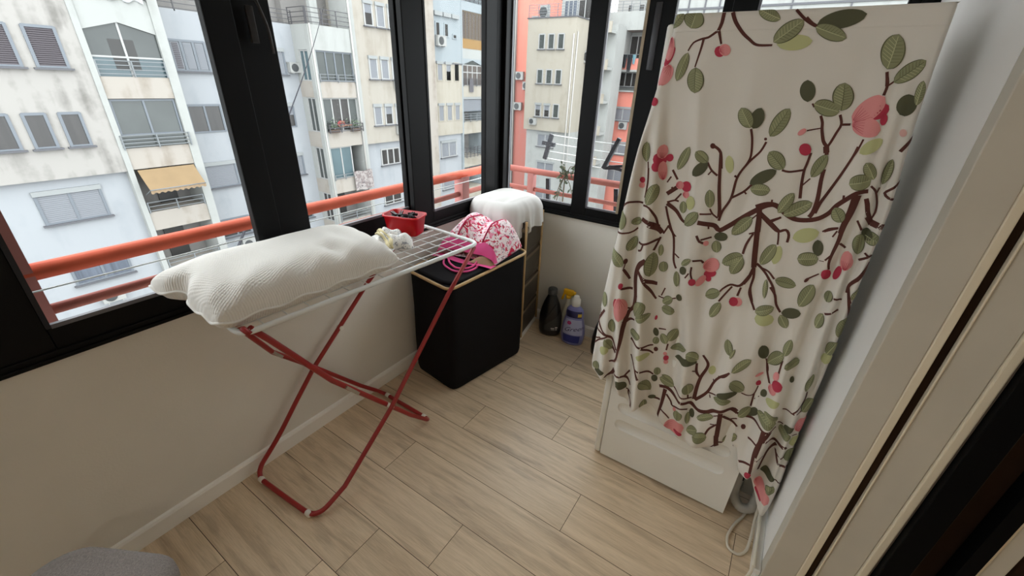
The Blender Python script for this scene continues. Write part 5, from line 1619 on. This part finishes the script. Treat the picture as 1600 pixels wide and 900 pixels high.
# ------------------------------------------------------------------ clothes airer with what lies on it
RZ = 0.925
NR, FRr, FLl, NL = (-1.245, 0.44), (-1.173, 1.52), (-1.60, 1.55), (-1.652, 0.468)
ai = thing('clothes_airer', (-1.42, 0.9, 0), 'folding clothes airer with red legs and a white wire top beside the window wall', 'clothes airer')
half = lambda t: (lerp(FLl[0], NL[0], t), lerp(FLl[1], NL[1], t), RZ)
tp = MB().tube(arc_path([half(0.5), (*NL, RZ), (*NR, RZ), (*FRr, RZ), (*FLl, RZ), half(0.499)], 0.05, 6), 0.0095, 10)
tp.build('top_frame', M_WIRE, ai)
wr = MB()
Q = lambda s, t, z=RZ: (lerp(lerp(NR[0], NL[0], t), lerp(FRr[0], FLl[0], t), s), lerp(lerp(NR[1], NL[1], t), lerp(FRr[1], FLl[1], t), s), z)
for k in range(1, 7):
    wr.tube([Q(0.0, k / 7, RZ), Q(1.0, k / 7, RZ)], 0.0022, 6)
for k in range(1, 14):
    wr.tube([Q(k / 14, 0.0, RZ - 0.004), Q(k / 14, 1.0, RZ - 0.004)], 0.0024, 6)
wr.build('wire_grid', M_WIRE, ai)
LR = 0.0105
l1 = [(-1.176, 1.49, 0.915), (-1.19, 1.305, 0.726), (-1.20, 1.127, 0.527), (-1.21, 0.921, 0.300), (-1.215, 0.718, 0.130)]
leg1 = MB().tube(l1 + arc_path([(-1.218, 0.64, 0.065), (-1.224, 0.50, 0.0115), (-1.40, 0.485, 0.0115), (-1.636, 0.47, 0.0115), (-1.632, 0.60, 0.13), (-1.63, 0.72, 0.27)], 0.07, 8) + [(-1.63, 0.829, 0.388), (-1.628, 1.194, 0.706), (-1.59, 1.44, 0.915)], LR, 10)
leg1.build('leg', M_RED, ai)
l2 = [(-1.25, 0.47, 0.935), (-1.25, 0.515, 0.87), (-1.243, 0.692, 0.589), (-1.24, 0.93, 0.291)]
leg2 = MB().tube(l2 + arc_path([(-1.236, 1.05, 0.14), (-1.228, 1.172, 0.0115), (-1.40, 1.174, 0.0115), (-1.606, 1.175, 0.0115), (-1.615, 1.05, 0.14)], 0.05, 8) + [(-1.618, 0.825, 0.403), (-1.60, 0.66, 0.59), (-1.46, 0.52, 0.83), (-1.43, 0.49, 0.925)], LR, 10)
leg2.build('leg', M_RED, ai)
st_ = MB()
st_.tube([(-1.23, 0.46, 0.925), (-1.245, 0.45, 0.945), (-1.262, 0.455, 0.935), (-1.262, 0.47, 0.915)], 0.009, 8)
st_.build('hook', M_RED, ai)
for c in ((-1.602, 0.665, 0.585), (-1.241, 0.76, 0.50)):
    k = MB()
    d = Vector((0, 0.45, -0.62)).normalized()
    cc = Vector(c)
    k.bar(tuple(cc - d * 0.042), tuple(cc + d * 0.042), 0.030, 0.013)
    k.tube([tuple(cc - d * 0.02 - Vector((0.016, 0, 0))), tuple(cc - d * 0.02 + Vector((0.016, 0, 0)))], 0.007, 8)
    k.tube([tuple(cc + d * 0.02 - Vector((0.016, 0, 0))), tuple(cc + d * 0.02 + Vector((0.016, 0, 0)))], 0.007, 8)
    k.build('bracket', M_CHROME, ai)
for c, ax in (((-1.585, 0.4735, 0.0115), 0), ((-1.27, 0.496, 0.0115), 0), ((-1.275, 1.1725, 0.0115), 0), ((-1.56, 1.1745, 0.0115), 0)):
    MB().tube([(c[0] - 0.012, c[1], c[2] + 0.0012), (c[0] + 0.012, c[1], c[2] + 0.0012)], 0.0128, 10).build('foot_cap', M_CAP, ai)
for c in ((-1.222, 0.925, 0.30), (-1.63, 1.0, 0.53)):
    MB().tube([(c[0] - 0.016, c[1], c[2]), (c[0] + 0.016, c[1], c[2])], 0.011, 10).build('pivot', M_CAP, ai)

# pillow
pw_ = thing('pillow', (-1.43, 0.75, 0.935), 'cream waffle weave pillow lying across the near end of the clothes airer', 'pillow')
C00, C10, C11, C01 = Vector((-1.645, 0.345, 1.000)), Vector((-1.262, 0.385, 0.962)), Vector((-1.222, 1.085, 0.962)), Vector((-1.625, 1.12, 0.995))


def pil(u, v, side):
    """u from window side to room side, v along the airer"""
    a = C00.lerp(C10, u).lerp(C01.lerp(C11, u), v)
    uu, vv = 2 * u - 1, 2 * v - 1
    cut = 0.06 * (abs(uu) * abs(vv)) ** 5
    mid = (C00 + C10 + C11 + C01) / 4
    a = a.lerp(mid, cut)
    pr_ = (max(0, 1 - abs(uu) ** 4.2) * max(0, 1 - abs(vv) ** 6)) ** 0.5
    a = a + Vector((-0.014 * (1 - vv * vv) * (uu ** 3) * (1 if uu > 0 else 0.3), 0, 0)) + Vector((0, 0.030 * (1 - uu * uu) * (1 if vv < 0 else -0.5) * abs(vv) ** 3, 0))
    notch = math.exp(-((u - 0.36) / 0.10) ** 2) * math.exp(-(v / 0.08) ** 2)
    a = a + Vector((0, 0.035 * notch, 0.006 * notch))
    wr_ = 0.004 * math.sin(9 * u + 13 * v + 3 * math.sin(5 * v)) * pr_ + 0.006 * math.sin(34 * v + 9 * u) * math.exp(-((u - 0.84) / 0.10) ** 2) * pr_
    dent = -0.022 * math.exp(-((u - 0.70) / 0.12) ** 2 - ((v - 0.66) / 0.045) ** 2) - 0.006 * math.exp(-((u - 0.30) / 0.06) ** 2 - ((v - 0.08) / 0.06) ** 2) - 0.010 * math.exp(-((u - 0.45) / 0.25) ** 2 - ((v - 0.80) / 0.05) ** 2)
    seam = 0.005 * math.sin(31 * v + 2) * (1 - pr_) * abs(uu) + 0.005 * math.sin(27 * u) * (1 - pr_) * abs(vv)
    if side > 0:
        return tuple(a + Vector((0.010 * pr_, 0, 0.098 * pr_ + wr_ + dent * pr_ + seam)))
    zf = a.z - 0.05 * pr_ + seam
    return (a.x, a.y, max(zf, 0.9375))


pm = MB()
pm.grid(lambda u, v: pil(u, v, 1), 60, 90)
pm.grid(lambda u, v: pil(u, v, -1), 30, 45)
pm.build('cushion', M_PILLOW, pw_, fix=True)
sm = []
for k in range(60):
    sm.append(pil(k / 60, 0, 1))
for k in range(90):
    sm.append(pil(1, k / 90, 1))
for k in range(60):
    sm.append(pil(1 - k / 60, 1, 1))
for k in range(90):
    sm.append(pil(0, 1 - k / 90, 1))
MB().tube(sm, 0.0045, 8, closed=True).build('piping', M_PILLOW_SEAM, pw_)

# red peg box
rb = thing('peg_box', (-1.555, 1.40, 0.932), 'small red plastic box of black pegs on the far corner of the airer', 'box')
def rrect(cx, cy, hx, hy, r, ang, z, n=4):
    out = []
    for sx, sy, a0 in ((1, 1, 0), (-1, 1, 90), (-1, -1, 180), (1, -1, 270)):
        for i in range(n + 1):
            a = math.radians(a0 + 90 * i / n)
            x, y = sx * (hx - r) + r * math.cos(a), sy * (hy - r) + r * math.sin(a)
            out.append((cx + x * math.cos(ang) - y * math.sin(ang), cy + x * math.sin(ang) + y * math.cos(ang), z))
    return out


bc, ba = (-1.548, 1.400), math.radians(16)
q = MB()
q.loft([rrect(*bc, 0.080, 0.048, 0.022, ba, 0.932), rrect(*bc, 0.083, 0.051, 0.024, ba, 0.938), rrect(*bc, 0.094, 0.060, 0.026, ba, 1.020), rrect(*bc, 0.100, 0.066, 0.028, ba, 1.022), rrect(*bc, 0.100, 0.066, 0.028, ba, 1.030), rrect(*bc, 0.093, 0.059, 0.026, ba, 1.030), rrect(*bc, 0.081, 0.049, 0.023, ba, 0.940)], True, True)
q.build('tub', M_REDPL, rb)
pgr = random.Random(5)
for k in range(22):
    a = pgr.uniform(0, PI)
    x, y = pgr.uniform(-0.062, 0.062), pgr.uniform(-0.030, 0.030)
    c = Vector((bc[0] + x * math.cos(ba) - y * math.sin(ba), bc[1] + x * math.sin(ba) + y * math.cos(ba), 1.004 + pgr.uniform(0, 0.022)))
    d = Vector((math.cos(a), math.sin(a), pgr.uniform(-0.35, 0.35))).normalized()
    s = d.cross(Vector((0, 0, 1))).normalized()
    e = 0.024
    pp = MB()
    pp.bar(tuple(c - d * e - s * 0.003), tuple(c + d * e - s * 0.0055), 0.004, 0.009)
    pp.bar(tuple(c - d * e + s * 0.003), tuple(c + d * e + s * 0.0055), 0.004, 0.009)
    pp.tube([tuple(c - s * 0.007), tuple(c + s * 0.007)], 0.004, 8)
    tag(pp.build('clothes_peg', M_PEG, org=tuple(c)), 'black plastic clothes peg heaped in the red box', 'peg', 'black pegs in the red box')
MB().box(bc[0] - 0.07, bc[0] + 0.07, bc[1] - 0.035, bc[1] + 0.035, 0.945, 0.998).build('peg_heap', M_PEG, rb)['kind'] = 'stuff'

# folded bib
bb = thing('folded_bib', (-1.50, 1.24, 0.935), 'grey printed baby bib with beige trim folded beside the pillow', 'bib')
def bibp(u, v):
    x = lerp(lerp(-1.610, -1.395, u), lerp(-1.560, -1.37, u), v)
    y = lerp(lerp(1.20, 1.12, u), lerp(1.345, 1.285, u), v)
    e = (1 - abs(2 * u - 1) ** 3) * (1 - abs(2 * v - 1) ** 3)
    z = 0.937 + 0.050 * e ** 0.6 + 0.012 * math.sin(14 * u + 4 * v) * e + 0.008 * math.sin(22 * v + 5 * u) * e
    return (x + 0.02 * math.sin(v * 9), y + 0.012 * math.sin(u * 11), z)


b1 = MB().grid(bibp, 36, 30)
b1.grid(lambda u, v: (bibp(u, v)[0], bibp(u, v)[1], 0.9355), 10, 10)
b1.build('muslin', M_BIB, bb)
trp = [tuple(Vector(bibp(0.06 + 0.9 * t, 0.18 + 0.05 * math.sin(6 * t))) + Vector((0, 0, 0.006))) for t in [k / 24 for k in range(25)]]
trp2 = [tuple(Vector(bibp(0.04 + 0.94 * t, 0.42 - 0.12 * t)) + Vector((0, 0, 0.006))) for t in [k / 24 for k in range(25)]]
MB().tube(trp, 0.008, 8, flat=0.7).tube(trp2, 0.009, 8, flat=0.7).build('binding', M_BEIGE, bb)

# ------------------------------------------------------------------ hamper, drawer tower, cloth and bag in the corner
hm = thing('laundry_hamper', (-1.41, 1.73, 0), 'black fabric laundry hamper with a bamboo rim under the window', 'hamper')
HF, HR_, HB, HL = (-1.280, 1.415), (-1.175, 2.000), (-1.545, 2.052), (-1.628, 1.462)


def hring(z, ins=0.0, r=0.05, n=5, tilt=0.0):
    pts = [Vector((*HR_, 0)), Vector((*HB, 0)), Vector((*HL, 0)), Vector((*HF, 0))]
    c = sum(pts, Vector()) / 4
    pts = [c + (p - c) * (1 - ins / 0.30) for p in pts]
    out = []
    for i in range(4):
        p, a, b_ = pts[i], pts[i - 1], pts[(i + 1) % 4]
        p0 = p + (a - p).normalized() * r
        p1 = p + (b_ - p).normalized() * r
        for k in range(n + 1):
            t = k / n
            q_ = p0 * (1 - t) ** 2 + p * 2 * t * (1 - t) + p1 * t * t
            zz = z + tilt * (q_.y - 1.45) / 0.55
            out.append((q_.x, q_.y, zz))
    return out


hb = MB()
hb.loft([hring(0.0, 0.022), hring(0.012, 0.006), hring(0.04, 0.0), hring(0.22, -0.002), hring(0.45, 0.002), hring(0.668, 0.0, tilt=0.05), hring(0.680, 0.006, tilt=0.05)], True, True)
hb.build('bag_body', M_BLACKCLOTH, hm)
hl = MB()
hl.loft([hring(0.678, 0.012, 0.10, tilt=0.05), hring(0.690, 0.016, 0.10, tilt=0.05), hring(0.693, 0.03, 0.10, tilt=0.05)], True, True)
hl.build('lid', M_BLACKCLOTH, hm)
MB().tube(hring(0.678, -0.004, tilt=0.05), 0.0085, 8, closed=True).build('bamboo_rim', M_BAMBOO, hm)

dt = thing('drawer_tower', (-1.45, 2.24, 0), 'narrow smoky brown drawer tower in the corner under a white cloth', 'drawer unit')
TA = [(-1.258, 2.115), (-1.318, 2.425), (-1.650, 2.365), (-1.590, 2.060)]
def tring(z, s=1.0):
    cx, cy = sum(p[0] for p in TA) / 4, sum(p[1] for p in TA) / 4
    return [(cx + (p[0] - cx) * s, cy + (p[1] - cy) * s, z) for p in TA]


MB().loft([tring(0.035, 0.95), tring(0.86, 0.95)], True, True, 0, False).build('frame', M_TOWER, dt)
bevel(MB().loft([tring(0.0), tring(0.035)], True, True, 0, False).build('base', M_WHITEPL, dt), 0.006)
for k in range(4):
    z = 0.05 + 0.20 * k
    d_ = bevel(MB().loft([tring(z, 0.985), tring(z + 0.18, 0.985)], True, True, 0, False).build('drawer', M_TOWER, dt), 0.008)
    MB().loft([tring(z + 0.150, 1.0), tring(z + 0.170, 1.0)], True, True, 0, False).build('drawer_lip', M_TOWER_RIB, d_)
for p in TA[:2]:
    MB().tube([(p[0], p[1], 0.03), (p[0], p[1], 0.87)], 0.008, 8).build('corner_post', M_BAMBOO, dt)

tc_ = MB()
CC = Vector((-1.478, 2.212, 0))


def cover_pt(u, v):
    th = 2 * PI * u
    c, s = math.cos(th), math.sin(th)
    n = 4.6
    rr = 1.0 / ((abs(c) ** n + abs(s) ** n) ** (1 / n))
    ex, ey = 0.203, 0.195
    hem = 0.730 - 0.035 * math.exp(-((u - 0.86) / 0.05) ** 2) - 0.02 * math.sin(th + 2.2) + 0.10 * max(0, math.cos(th - 0.45)) ** 2 + 0.010 * math.sin(11 * th)
    ztop = 0.992
    if v < 0.45:
        t = v / 0.45
        lx, ly, z = ex * 0.62 * rr * t * c, ey * 0.62 * rr * t * s, ztop + (0.012 * s - 0.008) * t * t + 0.004 * math.sin(9 * t * c) * t
    else:
        t = (v - 0.45) / 0.55
        if t < 0.42:
            a = t / 0.42 * PI / 2
            k = 0.62 + 0.38 * math.sin(a)
            z = ztop + 0.012 * s - 0.008 - 0.085 * (1 - math.cos(a))
            w_ = 0.0
        else:
            q_ = (t - 0.42) / 0.58
            k = 1.0 + 0.03 * q_
            z = lerp(ztop + 0.012 * s - 0.093, hem, q_)
            w_ = q_
        fold = (0.009 * math.sin(13 * th + 1.0) + 0.006 * math.sin(27 * th + 2 * c)) * (0.3 * min(1, t / 0.42) + w_)
        lx, ly = (ex * k * rr + fold) * c, (ey * k * rr + fold) * s
    ca, sa_ = math.cos(-0.19), math.sin(-0.19)
    x, y = CC.x + lx * ca - ly * sa_, CC.y + lx * sa_ + ly * ca
    return (max(x, -1.664), min(y, 2.436), z)


tc_.grid(cover_pt, 120, 50)
wc = tc_.build('white_cloth', M_WHITECLOTH, org=(CC.x, CC.y, 0.9))
tag(wc, 'thin white cloth thrown over the drawer tower in the corner', 'cloth')

bg = thing('tote_bag', (-1.40, 1.82, 0.71), 'pink floral tote bag slumped on the black hamper', 'bag')


def bag_pt(u, v):
    """u left to right, v from the open mouth at the front to the base at the back"""
    fx, fy = lerp(-1.595, -1.215, u), 1.66 + 0.06 * u + 0.03 * math.sin(PI * u)
    bx, by = lerp(-1.575, -1.215, u), 2.0 + 0.0 * u
    x, y = lerp(fx, bx, v), lerp(fy, by, v)
    prof = max(0.0, 1 - abs((v - 0.62) / 0.64) ** 2.6) ** 0.7 if v < 0.62 else max(0.0, 1 - abs((v - 0.62) / 0.40) ** 3) ** 0.6
    edge = (1 - abs(2 * u - 1) ** 5) ** 0.55
    h_ = (0.182 - 0.02 * u) * prof * edge
    h_ += 0.016 * math.exp(-((u - 0.30 + 0.1 * v) / 0.05) ** 2) * prof + 0.018 * math.exp(-((u - 0.76) / 0.06) ** 2) * prof - 0.03 * math.exp(-((u - 0.53) / 0.13) ** 2) * prof
    h_ += 0.006 * math.sin(15 * u + 9 * v) * prof
    base = 0.698 + 0.05 * (y - 1.45) / 0.55
    return (x, y, base + 0.008 + max(h_, 0))


def pz(x, y):
    return 0.698 + 0.05 * (y - 1.45) / 0.55


g_ = MB()
g_.grid(bag_pt, 50, 40, 0)
g_.grid(lambda u, v: (bag_pt(u, v)[0], bag_pt(u, v)[1], pz(0, bag_pt(u, v)[1]) + 0.002), 12, 8, 0)
g_.build('body', M_BAG, bg)
t_ = MB()
t_.grid(lambda u, v: tuple(Vector(bag_pt(u, 0.10 * v)) + Vector((0, -0.004, 0.003))), 40, 6)
t_.grid(lambda u, v: (lerp(-1.60, -1.21, u), lerp(1.625 + 0.05 * u, 1.67 + 0.06 * u, v), pz(0, 1.66) + 0.004 + 0.005 * math.sin(u * 9)), 30, 4)
t_.build('pink_trim', M_PINK, bg)
t_ = MB()
for u0 in (0.27, 0.70):
    t_.tube([tuple(Vector(bag_pt(u0 + 0.03 * math.sin(3 * v), v)) + Vector((0, -0.002, 0.003))) for v in [k / 20 for k in range(2, 20)]], 0.004, 6)
t_.build('seam_binding', mat('crimson_binding', srgb(196, 40, 90), 0.7), bg)
MB().grid(lambda u, v: (lerp(-1.36, -1.225, u), lerp(1.672, 1.705, v) + 0.03 * u, pz(0, 1.69) + 0.006 + 0.035 * v * math.sin(PI * u)), 14, 5).build('lining', M_TAN_IN, bg)
h_ = MB()
hz0 = 0.7035
h_.tube(arc_path([(-1.545, 1.70, hz0 + 0.02), (-1.53, 1.66, hz0 + 0.008), (-1.475, 1.585, hz0 + 0.006), (-1.37, 1.548, hz0 + 0.006), (-1.30, 1.585, hz0 + 0.008), (-1.29, 1.66, hz0 + 0.01), (-1.32, 1.72, hz0 + 0.03)], 0.05, 8), 0.006, 8)
h_.tube(arc_path([(-1.52, 1.72, hz0 + 0.03), (-1.50, 1.66, hz0 + 0.018), (-1.45, 1.61, hz0 + 0.014), (-1.37, 1.575, hz0 + 0.014), (-1.315, 1.61, hz0 + 0.016), (-1.31, 1.67, hz0 + 0.02), (-1.335, 1.73, hz0 + 0.04)], 0.05, 8), 0.0055, 8)
h_.build('handle', M_PINK, bg)

# ------------------------------------------------------------------ bottles against the far wall
def ebottle(mb, prof, cx, cy, sx, sy, rot, mat=0, seg=28, lean=0.0):
    mb.lathe(prof, cx, cy, seg, mat, sx, sy, rot)
    return mb


b1 = thing('detergent_bottle', (-1.142, 2.325, 0), 'black detergent bottle beside the hamper, leftmost of the bottles by the far wall', 'bottle')
ro = math.radians(18)
pf = [(0.055, 0.0), (0.072, 0.008), (0.080, 0.04), (0.083, 0.10), (0.080, 0.16), (0.070, 0.21), (0.055, 0.26), (0.040, 0.295), (0.031, 0.315), (0.029, 0.325)]
ebottle(MB(), pf, -1.142, 2.325, 1.0, 0.62, ro, seg=32).build('body', M_PLASTBLK, b1)
MB().lathe([(0.031, 0.325), (0.033, 0.33), (0.033, 0.362), (0.030, 0.368)], -1.142, 2.325, 20).build('cap', mat('charcoal_cap', srgb(70, 72, 74), 0.4), b1)


def on_bottle(prof, cx, cy, sx, sy, rot, ang, z, off=0.0012):
    r = pl(sorted((z_, r_) for r_, z_ in prof), z) + off
    x, y = r * sx * math.cos(ang), r * sy * math.sin(ang)
    return (cx + x * math.cos(rot) - y * math.sin(rot), cy + x * math.sin(rot) + y * math.cos(rot), z)


def patch(prof, cx, cy, sx, sy, rot, a0, a1, zf0, zf1, name, m, parent, n=14, nz=8, off=0.0012):
    mb = MB()
    mb.grid(lambda u, v: on_bottle(prof, cx, cy, sx, sy, rot, math.radians(lerp(a0, a1, u)), lerp(zf0(u), zf1(u), v), off), n, nz)
    return mb.build(name, m, parent)


A1 = (pf, -1.142, 2.325, 1.0, 0.62, ro)
patch(*A1, -115, -25, lambda u: 0.05, lambda u: 0.09 + 0.11 * u, 'front_label', mat('charcoal_label', srgb(52, 52, 54), 0.5), b1)
hs = MB()
hs.tube([on_bottle(*A1, math.radians(-112 + 62 * t), 0.13 + 0.13 * t + 0.02 * math.sin(PI * t), 0.002) for t in [k / 14 for k in range(15)]], 0.005, 6)
hs.build('grip_edge', mat('black_gloss_ridge', srgb(36, 36, 40), 0.25), b1)
pr2 = MB()
for (a0, a1, z, w_) in ((-80, -62, 0.070, 0.006), (-58, -44, 0.074, 0.010), (-78, -60, 0.060, 0.004), (-56, -46, 0.060, 0.005)):
    pr2.grid(lambda u, v: on_bottle(*A1, math.radians(lerp(a0, a1, u)), z + w_ * v, 0.0022), 8, 1)
pr2.build('white_print', M_WHITEPL, b1)

b2 = thing('softener_bottle', (-0.955, 2.315, 0), 'lavender blue softener bottle with a white cap by the far wall', 'bottle')
pf2 = [(0.060, 0.0), (0.074, 0.008), (0.082, 0.05), (0.084, 0.09), (0.078, 0.15), (0.066, 0.20), (0.060, 0.225), (0.062, 0.245), (0.058, 0.268), (0.042, 0.288), (0.031, 0.296), (0.030, 0.303)]
A2 = (pf2, -0.955, 2.315, 1.0, 0.6, math.radians(10))
ebottle(MB(), pf2, -0.955, 2.315, 1.0, 0.6, math.radians(10), seg=32).build('body', M_LAV, b2)
cp = MB()
cp.lathe([(0.030, 0.300), (0.031, 0.304), (0.030, 0.345), (0.020, 0.352), (0.019, 0.368), (0.015, 0.372)], -0.955, 2.315, 22)
cp.build('cap', M_WHITEPL, b2)
patch(*A2, -150, -30, lambda u: 0.218, lambda u: 0.268, 'neck_label', mat('navy_label', srgb(34, 34, 84), 0.4), b2)
patch(*A2, -62, -32, lambda u: 0.228, lambda u: 0.252, 'gold_print', M_GOLD, b2, off=0.002)
patch(*A2, -135, -45, lambda u: 0.025, lambda u: 0.085, 'lower_label', M_LAVDK, b2)
patch(*A2, -140, -30, lambda u: 0.09, lambda u: 0.205, 'front_label', mat('pale_lilac_label', srgb(176, 180, 214), 0.4), b2)
fl_ = MB()
for k in range(6):
    a = 2 * PI * k / 6
    pts = []
    for j in range(10):
        t = 2 * PI * j / 10
        lx = 0.008 * math.cos(a) + 0.006 * math.cos(t)
        lz = 0.008 * math.sin(a) + 0.006 * math.sin(t)
        pts.append(on_bottle(*A2, math.radians(-108) + lx / 0.06, 0.178 + lz, 0.0026))
    fl_.poly(pts)
fl_.build('printed_flower', M_MAG, b2)
# script lettering on the front label
def script(word, parent, A, a_c, z0, h, m, tilt=0.25, name='lettering'):
    cu = bpy.data.curves.new(name, 'FONT')
    cu.body = word
    cu.size = 1.0
    cu.shear = 0.35
    cu.align_x = 'CENTER'
    tmp = bpy.data.objects.new(name, cu)
    C.objects.link(tmp)
    dg = bpy.context.evaluated_depsgraph_get()
    me = bpy.data.meshes.new_from_object(tmp.evaluated_get(dg))
    bpy.data.objects.remove(tmp, do_unlink=True)
    mb = MB()
    mb.add([on_bottle(*A, a_c + v.co.x * h / 0.062, z0 + v.co.y * h + tilt * v.co.x * h, 0.003) for v in me.vertices], [list(p.vertices) for p in me.polygons])
    bpy.data.meshes.remove(me)
    return mb.build(name, m, parent, fix=False)


script('Green', b2, A2, math.radians(-78), 0.122, 0.044, mat('deep_violet_print', srgb(58, 40, 104), 0.4))

b3 = thing('spray_bottle', (-1.045, 2.385, 0), 'milky spray bottle with a yellow trigger head behind the softener', 'bottle')
pf3 = [(0.040, 0.0), (0.046, 0.008), (0.046, 0.12), (0.040, 0.17), (0.024, 0.23), (0.016, 0.27), (0.014, 0.30)]
MB().lathe(pf3, -1.045, 2.385, 24, 0, 1.0, 0.8, 0.2).build('body', M_SPRAY, b3)
yt = MB()
yt.lathe([(0.018, 0.298), (0.019, 0.302), (0.018, 0.322)], -1.045, 2.385, 16)
yt.rbox(-1.085, -1.008, 2.370, 2.400, 0.322, 0.362, 0.012)
yt.bar((-1.078, 2.385, 0.33), (-1.092, 2.385, 0.275), 0.014, 0.010)
yt.rbox(-1.010, -0.994, 2.374, 2.396, 0.334, 0.356, 0.006)
yt.build('trigger_head', M_YELLOW, b3)

b4 = thing('detergent_bottle', (-0.735, 2.30, 0), 'black bottle half hidden behind the hem of the floral cloth', 'bottle')
pf4 = [(0.050, 0.0), (0.064, 0.008), (0.068, 0.05), (0.066, 0.13), (0.056, 0.20), (0.036, 0.27), (0.028, 0.31), (0.027, 0.33)]
ebottle(MB(), pf4, -0.735, 2.30, 1.0, 0.7, 0.2, seg=28).build('body', M_PLASTBLK, b4)
MB().lathe([(0.029, 0.33), (0.030, 0.335), (0.029, 0.372), (0.026, 0.376)], -0.735, 2.30, 18).build('cap', mat('dark_blue_cap', srgb(46, 56, 78), 0.4), b4)

# ------------------------------------------------------------------ upholstered stool at the near corner
so = thing('stool', (-1.098, -0.138, 0), 'stool with a rounded grey fabric seat near the window wall', 'stool')
sa = math.radians(28.7)
ss = MB()
sc = (-1.098, -0.138)
ss.loft([rrect(*sc, 0.150, 0.150, 0.08, sa, 0.432, 8), rrect(*sc, 0.172, 0.172, 0.095, sa, 0.439, 8), rrect(*sc, 0.184, 0.184, 0.10, sa, 0.462, 8), rrect(*sc, 0.184, 0.184, 0.10, sa, 0.485, 8), rrect(*sc, 0.176, 0.176, 0.095, sa, 0.501, 8), rrect(*sc, 0.155, 0.155, 0.085, sa, 0.509, 8), rrect(*sc, 0.08, 0.08, 0.05, sa, 0.515, 8), rrect(*sc, 0.02, 0.02, 0.015, sa, 0.516, 8)], True, True)
ss.build('seat', M_GREYFAB, so)
for (x, y) in ((1, 1), (-1, 1), (-1, -1), (1, -1)):
    a = Vector((sc[0] + (x * 0.115) * math.cos(sa) - (y * 0.115) * math.sin(sa), sc[1] + (x * 0.115) * math.sin(sa) + (y * 0.115) * math.cos(sa), 0.435))
    f = Vector((sc[0] + (x * 0.15) * math.cos(sa) - (y * 0.15) * math.sin(sa), sc[1] + (x * 0.15) * math.sin(sa) + (y * 0.15) * math.cos(sa), 0.0))
    MB().tube([tuple(a), tuple(f)], [0.017, 0.012], 10).build('leg', M_DARKLEG, so)
